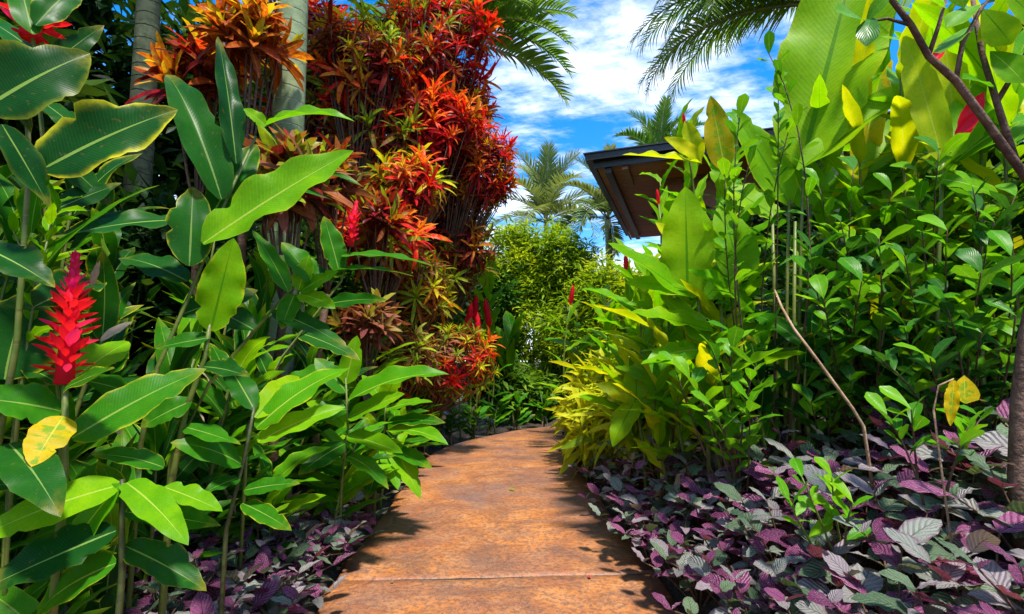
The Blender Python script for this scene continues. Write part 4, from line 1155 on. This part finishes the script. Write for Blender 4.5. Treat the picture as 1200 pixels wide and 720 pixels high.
# ------------------------------------------------------------------ right bed
def right_heroes():
    def plant(label, stems, leaves, name='heliconia_clump', cat='heliconia', stem='stem', rad=.014, group=None, zs=1.0):
        stems = [[(x, y, z * zs) for x, y, z in st] for st in stems]
        leaves = [(q[0], q[1], q[2] * zs, q[3], q[4], q[5] * zs, *q[6:]) for q in leaves]
        foot0 = W(*stems[0][-1])
        foot = on_ground(foot0.x, foot0.y)
        p = root(name, label, cat, foot, group)
        for st in stems:
            pts = [W(*q) for q in st]
            pts.append(on_ground(pts[-1].x, pts[-1].y) - Vector((0, 0, .05)))
            MB().tube([q - foot for q in pts], [rad * (.55 + .6 * i / len(pts)) for i in range(len(pts))], 8).build('stem', MAT[stem], p)
        for lf in leaves:
            px_leaf(p, *lf)
        return p
    plant('heliconia clump with the huge upright translucent leaf at the top', [[(942, 190, 2.3), (938, 300, 2.3), (935, 480, 2.3)], [(925, 230, 2.35), (922, 350, 2.35), (920, 480, 2.35)], [(905, 250, 2.3), (908, 360, 2.3), (910, 480, 2.3)], [(950, 240, 2.4), (946, 350, 2.4), (944, 480, 2.4)], [(932, 260, 2.2), (930, 400, 2.2), (929, 490, 2.2)]], [
        (940, 195, 2.3, 1010, -75, 2.35, 112, 'lime', 'heli', .9, 0, 0), (936, 200, 2.25, 1104, 84, 2.15, 52, 'lime', 'heli', .5, 0, 3), (1000, 215, 2.5, 1120, 100, 2.6, 50, 'lime', 'heli', .6),
        (1010, 200, 2.6, 1040, 60, 2.7, 42, 'yellow', 'heli', .7), (955, 250, 2.5, 1075, 180, 2.5, 58, 'lime', 'heli', .7), (925, 240, 2.35, 860, 130, 2.4, 50, 'lime', 'heli', .8), (1010, 240, 2.5, 1130, 175, 2.5, 44, 'bright', 'heli', .6),
        (950, 245, 2.4, 905, 160, 2.5, 44, 'bright', 'heli', .8), (1030, 250, 2.6, 1085, 120, 2.7, 42, 'chart', 'heli', .6), (910, 255, 2.3, 845, 215, 2.4, 46, 'lime', 'heli', .6)], zs=1.22)
    plant('heliconia with broad sunlit leaves in front of the house', [[(815, 310, 2.75), (822, 400, 2.75), (828, 470, 2.75)], [(845, 360, 2.7), (848, 420, 2.7), (850, 480, 2.7)]], [
        (806, 350, 2.75, 803, 222, 2.75, 60, 'lime', 'heli', .95, 0, 0), (884, 362, 2.7, 810, 316, 2.6, 52, 'lime', 'heli', .7), (836, 388, 2.7, 742, 366, 2.6, 38, 'lime', 'heli', .6), (812, 352, 2.75, 716, 286, 2.7, 46, 'lime', 'heli', .6),
        (850, 200, 2.9, 833, 114, 2.9, 36, 'yellow', 'flat', .9), (822, 192, 2.95, 732, 181, 2.9, 24, 'chart', 'heli', .5), (818, 190, 2.95, 803, 143, 2.9, 24, 'chart', 'flat', .8), (822, 190, 2.95, 780, 160, 2.9, 20, 'chart', 'heli', .8), (870, 330, 2.7, 845, 240, 2.8, 56, 'lime', 'heli', .85),
        (820, 345, 2.75, 735, 330, 2.7, 36, 'lime', 'heli', .6), (830, 410, 2.7, 760, 420, 2.6, 36, 'bright', 'heli', .6), (830, 320, 2.8, 770, 262, 2.8, 34, 'chart', 'heli', .8), (826, 350, 2.75, 890, 290, 2.8, 44, 'lime', 'heli', .8),
        (830, 400, 2.7, 775, 345, 2.8, 36, 'bright', 'heli', .8), (840, 215, 2.9, 860, 160, 2.95, 30, 'lime', 'heli', .8)])
    # flower spikes over the right bed
    for px, py, Z, h, lab in [(803, 150, 3.1, .10, 'small crimson flower on the tip beside the eave'), (772, 240, 3.4, .12, 'crimson flower in front of the house soffit'), (735, 325, 4.2, .22, 'slender red flower left of the broad sunlit leaves'), (668, 358, 6.0, .26, 'little orange-red flower above the chartreuse croton')]:
        c = W(px, py, Z)
        ginger('red_ginger', 'ginger with a ' + lab, 'ginger', on_ground(c.x + .02, Z), c, ['lime', 'bright'], 7, .36, flower=h, group='red gingers in the right bed', start=.35)
    # red heliconia bracts at upper right
    p = plant('heliconia with red claw-like bracts behind the bare branch', [[(1105, 190, 2.3), (1100, 300, 2.3), (1098, 420, 2.3)], [(1150, 170, 2.4), (1150, 300, 2.4), (1150, 430, 2.4)]], [
        (1100, 200, 2.3, 1200, 60, 2.4, 50, 'lime', 'heli', .7), (1120, 190, 2.3, 1230, 130, 2.3, 46, 'bright', 'heli', .6), (1105, 190, 2.3, 1060, 40, 2.5, 36, 'chart', 'heli', .6), (1150, 180, 2.4, 1160, 20, 2.5, 40, 'lime', 'heli', .6), (1150, 180, 2.4, 1215, 20, 2.5, 50, 'bright', 'heli', .8), (1100, 210, 2.3, 1180, 235, 2.2, 40, 'bright', 'heli', .6), (1120, 160, 2.4, 1105, 30, 2.5, 40, 'chart', 'heli', .8)])
    for b, t in [((1122, 160), (1145, 118)), ((1090, 75), (1104, 58)), ((1118, 168), (1138, 138))]:
        p0, p1 = W(*b, 2.2), W(*t, 2.2)
        put_leaf(p, 'bract', p0 - p.location, p1 - p0, Vector((0, -1, .3)), (p1 - p0).length * 1.2, 'bract', .8, name='red_bract')
    # chartreuse plants by the far path edge
    for i, (px, Z, h, lab) in enumerate([(690, 4.6, .62, 'chartreuse plant nearest the far conical path lamp'), (725, 4.3, .75, 'taller chartreuse plant on the inner side of the bend'), (758, 4.0, .6, 'chartreuse plant below the broad sunlit leaves'), (705, 5.1, .85, 'chartreuse plant half hidden behind the taller one'), (675, 5.6, .75, 'farthest chartreuse plant at the end of the path'), (745, 4.9, 1.0, 'chartreuse plant under the slender red flower')]):
        b = G(px, Z)
        b.x = max(b.x, .86)
        croton(lab, b, b + Vector((0, 0, h * .62)), (.24, .22, h * .36), 15, .34, ['chart_age'], 'chartreuse plants inside the bend', seed=400 + i, down=.7, name='chartreuse_plant')
    for i, (px, Z, h, lab) in enumerate([(682, 7.0, 1.5, 'tall lime plant beyond the farthest chartreuse plant'), (715, 6.4, 1.55, 'tall lime plant under the corner of the eave'), (745, 6.0, 1.4, 'tall lime plant left of the broad sunlit leaves'), (775, 5.4, 1.5, 'tall lime plant half hidden by the broad sunlit leaves')]):
        b = G(px, Z)
        b.x = max(b.x, .98)
        ginger('lime_ginger', lab, 'ginger', b, b + Vector((-.1, -.1, h)), ['lime', 'chart', 'bright'], 15, .48, 1.1, group='lime gingers inside the bend', start=.3, el0=R(30), spread=1.2, kind='heli')
    pl = W(745, 470, 3.4)
    q = root('ginger_plant', 'ginger with one bright leaf dipping towards the purple plants by the path', 'ginger', on_ground(pl.x + .05, 3.4))
    MB().tube([(0, 0, -.05), Vector((0, 0, .3)), pl - q.location + Vector((0, 0, .02))], [.012, .011, .008], 7).build('stem', MAT['stem'], q)
    for lf in [(745, 468, 3.4, 718, 522, 3.25, 27, 'lime', 'flat', .8), (748, 470, 3.4, 800, 440, 3.4, 28, 'bright', 'heli'), (746, 470, 3.4, 700, 450, 3.4, 24, 'chart', 'heli'), (748, 470, 3.4, 790, 480, 3.3, 24, 'lime', 'heli'), (746, 468, 3.4, 745, 425, 3.45, 26, 'lime', 'heli')]:
        px_leaf(q, *lf)


def chart_ramp():
    MAT['chart_age'] = leaf_mat('chartreuse_age', (0, 0, 0), (0, 0, 0), None, (0.45, 0.48, 0.06), .38, .38, nv=10, lat=.2,
                                age=[(0.0, (0.50, 0.49, 0.012)), (0.5, (0.36, 0.42, 0.010)), (1.0, (0.17, 0.29, 0.012))])


chart_ramp()
right_heroes()


def right_mass():
    def mass(lab, spots, group, L, nl, lean, mats, el0):
        for i, (px, Z, h) in enumerate(sorted(spots, key=lambda q: q[1])):
            b = G(px, Z)
            b.x = max(b.x, .95)
            top = b + Vector((lean * h * rng.uniform(.6, 1.3), -.1 * h, h))
            ginger('lime_ginger', lab % ORD[i], 'ginger', b, top, mats, nl, L, .72 if L > .6 else .9, group=group, start=.25, el0=el0, spread=1.3, kind='heli', rad=.009, bend=Vector((-.05, 0, .08)))
    mass('%s arching lime ginger from the camera beside the broad sunlit leaves', [(770, 3.6, 1.25), (800, 3.3, 1.3), (830, 3.5, 1.6), (862, 3.2, 1.7), (885, 3.7, 1.9), (760, 4.4, 1.3), (790, 4.2, 1.5), (835, 4.4, 1.8), (748, 3.7, .8), (775, 3.05, .75), (812, 2.9, .8), (850, 2.75, .85), (735, 4.8, 1.2), (880, 2.9, 1.3), (818, 4.9, 2.3), (845, 5.1, 2.9)],
         'arching lime gingers in the right bed', .46, 14, -.14, ['lime', 'bright', 'lime', 'chart'], R(32))
    mass('%s tall yellow-green ginger from the camera behind the forked branch', [(1040, 3.0, 2.1), (1085, 2.85, 2.3), (1130, 3.05, 2.4), (1180, 2.8, 2.3), (1000, 3.25, 2.1), (1205, 2.5, 2.1), (1060, 3.5, 2.6), (1150, 3.5, 2.7)],
         'tall gingers at the back of the right bed', .62, 13, -.10, ['lime', 'chart', 'bright', 'lime'], R(38))
    mass('%s low dark green ginger from the camera among the green canes', [(900, 2.7, .8), (950, 2.6, .8), (990, 2.9, .9), (1040, 2.5, .8), (1090, 2.4, .8), (1140, 2.3, .8), (930, 3.2, 1.1), (1010, 3.3, 1.2)],
         'low gingers in the right bed', .36, 13, -.08, ['mid', 'bright', 'dark'], R(28))


right_mass()


def right_shrubs():
    g = 'glossy small-leaved shrubs in the right bed'

    def tips(lst):
        return [W(x, y, z * 1.24) for x, y, z in lst]

    def base(px, Z):
        return G(px, Z * 1.24 + .45)
    shrub('upright glossy sprig standing in front of the huge lime leaf', base(893, 1.9), tips([(897, 55, 1.9), (868, 130, 1.9), (925, 150, 1.95), (880, 185, 1.85), (912, 95, 1.92), (850, 200, 1.9)]), ['shrub', 'shrub', 'bright'], .115, 17, g, start=.5)
    shrub('glossy shrub in the middle of the right bed with spreading twigs', base(1000, 1.9), tips([(960, 220, 1.9), (1000, 200, 1.85), (1045, 225, 1.9), (985, 260, 1.75), (1030, 280, 1.7), (950, 290, 1.8), (1075, 250, 1.85), (1010, 330, 1.65), (965, 350, 1.7)]), ['shrub', 'shrub', 'bright', 'shrubdark'], .135, 20, g, wid=1.1)
    shrub('glossy shrub under the bare forked branch', base(1110, 1.7), tips([(1100, 180, 1.7), (1140, 220, 1.65), (1075, 200, 1.75), (1165, 260, 1.6), (1110, 270, 1.55), (1060, 300, 1.6), (1150, 320, 1.5), (1190, 230, 1.65), (1185, 300, 1.5)]), ['shrub', 'shrub', 'bright', 'shrubdark'], .13, 20, g, wid=1.1)
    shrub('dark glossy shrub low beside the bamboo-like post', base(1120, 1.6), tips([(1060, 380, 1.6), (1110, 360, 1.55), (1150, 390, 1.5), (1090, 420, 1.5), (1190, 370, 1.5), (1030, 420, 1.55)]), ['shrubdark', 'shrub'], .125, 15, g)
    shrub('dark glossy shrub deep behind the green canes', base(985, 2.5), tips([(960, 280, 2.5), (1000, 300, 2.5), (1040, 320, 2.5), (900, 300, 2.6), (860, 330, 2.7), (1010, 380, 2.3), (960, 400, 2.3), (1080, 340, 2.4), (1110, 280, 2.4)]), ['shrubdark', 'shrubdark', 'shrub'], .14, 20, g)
    shrub('glossy sprig with broad leaves at the edge of the purple plants', G(860, 2.5), [W(835, 410, 2.35), W(860, 392, 2.35), W(885, 430, 2.3), (W(808, 445, 2.35)), W(878, 470, 2.25), W(835, 478, 2.25), W(790, 425, 2.45)], ['shrub', 'shrub', 'bright'], .135, 10, g, start=.45, wid=1.1)
    shrub('fresh green sprig poking out of the purple leaves', G(985, 1.75), [W(940, 560, 1.6), W(975, 560, 1.6), W(1000, 590, 1.55), W(925, 590, 1.55)], ['bright', 'bright', 'shrub'], .085, 7, g, start=.62, stem='stem', rad=.005)
    shrub('sprig with one large oval leaf at the right above the purple leaves', G(1070, 1.75), [W(1068, 480, 1.6), W(1040, 490, 1.6), W(1135, 500, 1.55), W(1150, 490, 1.6)], ['bright', 'shrub'], .095, 7, g, start=.72, rad=.005)
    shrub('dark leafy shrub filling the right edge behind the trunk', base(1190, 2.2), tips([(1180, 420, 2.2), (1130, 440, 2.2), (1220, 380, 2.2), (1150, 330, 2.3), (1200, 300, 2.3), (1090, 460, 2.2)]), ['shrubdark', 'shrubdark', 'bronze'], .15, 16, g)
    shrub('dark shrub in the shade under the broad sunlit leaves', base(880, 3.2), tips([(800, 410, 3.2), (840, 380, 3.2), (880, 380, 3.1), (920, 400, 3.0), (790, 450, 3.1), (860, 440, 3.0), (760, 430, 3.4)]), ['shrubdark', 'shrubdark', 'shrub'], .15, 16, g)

    shrub('tall yellow-green shrub behind the forked branch at the right', base(1130, 2.3), tips([(1100, 130, 2.3), (1150, 110, 2.3), (1190, 150, 2.3), (1060, 170, 2.4), (1130, 190, 2.2), (1180, 200, 2.2), (1215, 110, 2.3)]), ['lime', 'bright', 'shrub'], .16, 16, g)
    shrub('leafy glossy shrub low in front of the green canes', base(960, 1.9), tips([(970, 430, 1.9), (1000, 450, 1.85), (950, 470, 1.8), (1030, 470, 1.8)]), ['shrub', 'bright', 'shrubdark'], .12, 12, g, wid=1.1)
    # bare forked branch, dry stick, trunk at the edge
    def limb(label, name, cat, runs, mat, twigs=()):
        foot = on_ground(W(*runs[0][0][0:3]).x, W(*runs[0][0][0:3]).y)
        p = root(name, label, cat, foot)
        for pts, r0, r1 in runs_iter(runs):
            MB().tube([W(*q) - foot for q in pts], [r0 + (r1 - r0) * i / (len(pts) - 1) for i in range(len(pts))], 8).build('branch', MAT[mat], p)
        return p

    def runs_iter(runs):
        for r in runs:
            yield r[0], r[1], r[2]
    t = root('small_tree', 'small tree with a bare forked brown branch crossing the upper right corner', 'tree', on_ground(W(1190, 560, 1.55).x, 1.55))
    foot = t.location
    trunk = [foot - Vector((0, 0, .08)), W(1191, 560, 1.55), W(1194, 470, 1.53), W(1203, 390, 1.5), W(1222, 310, 1.47), W(1235, 245, 1.45)]
    MB().tube([q - foot for q in trunk], [.024, .021, .020, .019, .019, .019], 10).build('trunk', MAT['bark'], t)
    for pts, r0, r1 in [([(1235, 245, 1.45), (1200, 205, 1.44), (1155, 142, 1.42), (1120, 95, 1.4), (1088, 66, 1.38), (1068, 30, 1.36), (1045, 0, 1.35), (1020, -30, 1.35)], .013, .007),
                        ([(1190, 190, 1.44), (1168, 120, 1.45), (1150, 60, 1.46), (1140, 0, 1.48)], .011, .006),
                        ([(1120, 95, 1.4), (1128, 50, 1.4), (1150, 10, 1.4), (1175, -20, 1.4)], .008, .004),
                        ([(1088, 66, 1.38), (1100, 30, 1.36), (1108, 0, 1.35)], .007, .004),
                        ([(1168, 120, 1.45), (1192, 80, 1.45), (1215, 40, 1.45)], .008, .005),
                        ([(1068, 30, 1.36), (1040, 22, 1.36), (1015, 26, 1.35)], .005, .003)]:
        MB().tube([W(*q) - foot for q in pts], [r0 + (r1 - r0) * i / (len(pts) - 1) for i in range(len(pts))], 8).build('branch', MAT['bark'], t)
    for lf in [(1015, 26, 1.35, 1040, -5, 1.3, 26, 'shrub'), (1015, 26, 1.35, 980, 12, 1.3, 28, 'shrub'), (1020, 20, 1.35, 1015, 50, 1.3, 24, 'shrubdark'), (1108, 10, 1.35, 1075, -10, 1.3, 26, 'bright'), (1150, 10, 1.4, 1185, 50, 1.38, 34, 'lime'),
               (1140, 30, 1.47, 1105, 60, 1.4, 30, 'bright'), (1150, 5, 1.4, 1110, 30, 1.4, 30, 'lime'), (1175, -10, 1.4, 1215, 25, 1.4, 36, 'lime'), (1160, 60, 1.45, 1200, 95, 1.4, 36, 'bright'), (1215, 40, 1.45, 1175, 25, 1.4, 34, 'lime'), (1195, 75, 1.45, 1225, 110, 1.4, 30, 'chart'), (1145, 50, 1.45, 1172, 20, 1.4, 28, 'chart'), (1130, 10, 1.4, 1120, -25, 1.4, 30, 'bright'), (1165, 105, 1.45, 1130, 90, 1.4, 24, 'bright'), (1185, 170, 1.45, 1215, 140, 1.45, 30, 'bright')]:
        px_leaf(t, *lf, 'obov', .7)
    # dry stick leaning through the canes
    f = on_ground(W(1010, 490, 2.0).x, 2.0)
    s = root('dry_stick', 'dry brown stick leaning through the green canes', 'stick', f)
    MB().tube([Vector((.03, -.02, -.04)), W(1012, 500, 2.0) - f, W(1000, 480, 2.0) - f, W(960, 425, 2.03) - f, W(930, 385, 2.1) - f, W(916, 360, 2.2) - f, W(908, 340, 2.35) - f], [.007, .006, .006, .006, .0055, .005, .004], 7).build('shaft', MAT['stick'], s)
    # yellow drooping leaf plant
    b = W(1118, 470, 1.5)
    y = root('yellow_leaf_plant', 'thin arching stem with one folded clear yellow leaf hanging down', 'plant', on_ground(b.x - .03, 1.5))
    MB().tube([Vector((0, 0, -.05)), W(1094, 480, 1.5) - y.location, W(1100, 452, 1.5) - y.location, W(1118, 444, 1.48) - y.location], [.0035, .003, .0026, .002], 6).build('stem', MAT['stick'], y)
    px_leaf(y, 1130, 440, 1.48, 1131, 472, 1.46, 24, 'yellow', 'obov', .9)
    px_leaf(y, 1118, 446, 1.48, 1114, 498, 1.46, 14, 'yellow', 'heli', .9)


right_shrubs()


# ------------------------------------------------------------------ purple-leaved ground cover
def purple_plant(label, x, y, size, L, n_stems, group, mats, joined=False):
    b = on_ground(x, y)
    p = root('purple_leaf_plant', label, 'purple plant', b, group)
    st = MB()
    fol = MB()
    for s in range(n_stems):
        a = s * 2.39996 + rng.uniform(-.3, .3)
        lean = (0.15 + 0.75 * s / max(1, n_stems - 1)) * size
        tip = Vector((math.cos(a) * lean, math.sin(a) * lean, size * rng.uniform(.75, 1.1) * (1 - .35 * s / n_stems)))
        pts = curve((0, 0, -.02), tip, Vector((0, 0, .12 * size)), 4)
        st.tube(pts, [.004, .0035, .003, .0028, .0025], 5)
        for k in range(3):
            t = 1 - k * .24
            P = Vector((0, 0, 0)).lerp(tip, t) + Vector((0, 0, .12 * size * 4 * t * (1 - t)))
            a2 = a + k * 1.57 + rng.uniform(-.3, .3)
            for q in (0, math.pi):
                aa = a2 + q
                el = rng.uniform(-.15, .45) + (.35 if k == 0 else 0)
                d = Vector((math.cos(aa) * math.cos(el), math.sin(aa) * math.cos(el), math.sin(el)))
                n = Vector((-math.cos(aa) * math.sin(el), -math.sin(aa) * math.sin(el), math.cos(el))) + Vector((rng.uniform(-.4, .4), rng.uniform(-.6, .2), 0))
                put_leaf(p, 'ovate', P, d, n, L * rng.uniform(.5, 1.15) * (.6 if k == 0 and q else 1), rng.choice(mats), rng.uniform(.85, 1.1))
    st.build('stems', MAT['twig'], p)


def ground_cover():
    pm = ['purple', 'purple', 'silver', 'silver', 'grey']
    gm = ['grey', 'grey', 'silver', 'purple']
    g = 'purple-leaved plants along the right of the path'
    rows = [('%s purple-leaved plant from the camera along the right path edge', .72, [1.3, 1.5, 1.72, 1.95, 2.18, 2.4, 2.65, 2.9, 3.2, 3.5, 3.8, 4.1, 4.4, 4.7, 5.0, 5.3, 5.6], .27, .118, 10, pm),
            ('%s purple-leaved plant from the camera in the second row beside the path', .98, [1.2, 1.42, 1.65, 1.9, 2.15, 2.4, 2.7, 3.0, 3.3, 3.65, 4.0], .32, .125, 9, pm),
            ('%s purple and silver plant from the camera in the third row', 1.23, [1.15, 1.4, 1.65, 1.9, 2.2, 2.5, 2.85, 3.2], .34, .135, 9, pm),
            ('%s grey-green and purple plant from the camera in the fourth row', 1.52, [1.25, 1.5, 1.78, 2.05, 2.4, 2.8], .36, .155, 8, gm + ['purple']),
            ('%s grey-green plant from the camera in the fifth row', 1.80, [1.4, 1.68, 1.98, 2.3], .38, .165, 7, gm + ['purple']),
            ('%s shaded grey-green plant from the camera in the rear row', 2.1, [1.6, 1.9, 2.25], .36, .19, 6, gm)]
    for lab, x, ys, size, L, ns, mats in rows:
        for i, y in enumerate(ys):
            purple_plant(lab % ORD[i], x + rng.uniform(-.05, .05) + (.07 if x < .8 and y < 2.5 else 0), y, size * rng.uniform(.85, 1.15), L * (1 if y < 3 else .9), ns if y < 3 else 6, g, mats)
    g2 = 'purple-leaved plants along the left of the path'
    rows = [('%s small purple-leaved plant from the camera along the left path edge', -.93, [1.4, 1.6, 1.8, 2.0, 2.2, 2.42, 2.65, 2.9], .24, .115, 9, pm),
            ('%s small grey and purple plant from the camera behind the left edge', -1.12, [1.35, 1.58, 1.8, 2.05, 2.3, 2.55], .29, .12, 8, pm),
            ('%s small purple plant from the camera below the low vivid ginger', -1.34, [1.45, 1.7, 1.95, 2.2], .29, .12, 8, pm)]
    for lab, x, ys, size, L, ns, mats in rows:
        for i, y in enumerate(ys):
            purple_plant(lab % ORD[i], x + rng.uniform(-.04, .04), y, size, L, ns, g2, mats)


ground_cover()


# ------------------------------------------------------------------ path lamps and small things on the ground
def path_lamp(label, px, py, Z):
    c = W(px, py, Z)
    b = on_ground(c.x, Z)
    h = c.z - b.z
    p = root('path_lamp', label, 'lamp', b, 'conical path lamps')
    MB().lathe([(.0, -.05), (.016, -.05), (.016, h - .06), (.0, h - .06)], 12).build('post', MAT['black'], p)
    MB().lathe([(.0, h - .075), (.036, h - .075), (.040, h - .06), (.036, h - .005), (.0, h - .005)], 16).build('lamp_glass', MAT['lampglass'], p)
    cap = MB().lathe([(.0, h + .055), (.012, h + .053), (.022, h + .044), (.06, h + .020), (.105, h - .010), (.108, h - .018), (.100, h - .016), (.03, h + .012), (.0, h + .014)], 28).build('cap', MAT['lampcap'], p)
    MB().lathe([(.0, h + .075), (.007, h + .073), (.009, h + .062), (.005, h + .050)], 10).build('finial', MAT['lampcap'], cap)


path_lamp('conical grey path lamp among the purple plants below the chartreuse plants', 698, 500, 4.35)
path_lamp('small grey path lamp at the far right corner of the path', 660, 499, 7.0)
path_lamp('grey path lamp half hidden in the ginger left of the path', 519, 484, 6.3)


def litter():
    spots = [(W(690, 664, 2.52).x, 2.50, 'petal', .03, 'red petal lying on the joint of the path'), (.02, 4.1, 'bright', .05, 'tiny green leaf lying in the middle of the path'), (-.55, 2.44, 'dry', .02, 'pale crumb of leaf in the path joint')]
    for x, y, m, L, lab in spots:
        o = put_leaf(None, 'ovate', Vector((x, y, .012)), (rng.uniform(-1, 1), rng.uniform(-1, 1), .05), (0, 0, 1), L, m, name='fallen_leaf')
        tag(o, lab, 'leaf', 'bits lying on the path')
    # dry leaves under the plants: uncountable
    b = MB()
    r = random.Random(77)
    for i in range(900):
        s = r.choice((-1, 1))
        x = s * r.uniform(.85, 3.2)
        y = r.uniform(.9, 6.5)
        L = r.uniform(.05, .22)
        a = r.uniform(0, 6.28)
        vs, fs, uv = leaf_geo(.3, .6, .7, r.uniform(-.8, 1.2), .4, .04, 2, 5, 1, twist=r.uniform(-1, 1))
        M = Matrix.Translation((x, y, ground_z(x, y) + r.uniform(.015, .05))) @ frame((math.cos(a), math.sin(a), r.uniform(-.1, .35)), (r.uniform(-.4, .4), r.uniform(-.4, .4), 1)).to_4x4() @ Matrix.Scale(L, 4)
        b.add([M @ Vector(p) for p in vs], fs, uv)
    tag(b.build('leaf_litter', MAT['dry']), 'dry brown leaves scattered on the soil under the plants', 'leaf litter', kind='stuff')
    # two curled dry leaves caught in the ginger
    for a, c, w, lab in [((118, 400, 1.2), (155, 376, 1.25), 14, 'curled pale dry leaf beside the large torch flower'), ((108, 335, 1.12), (117, 305, 1.12), 13, 'white petal hanging at the tip of the large torch flower'), ((125, 487, 1.35), (142, 510, 1.35), 16, 'whitish dry leaf low behind the vivid yellow-green leaves')]:
        p0, p1 = W(*a), W(*c)
        o = put_leaf(None, 'ginger', p0, p1 - p0, (0, -1, .5), (p1 - p0).length, 'dry', 1.4, name='dry_leaf')
        tag(o, lab, 'leaf', 'dry leaves in the ginger')


litter()
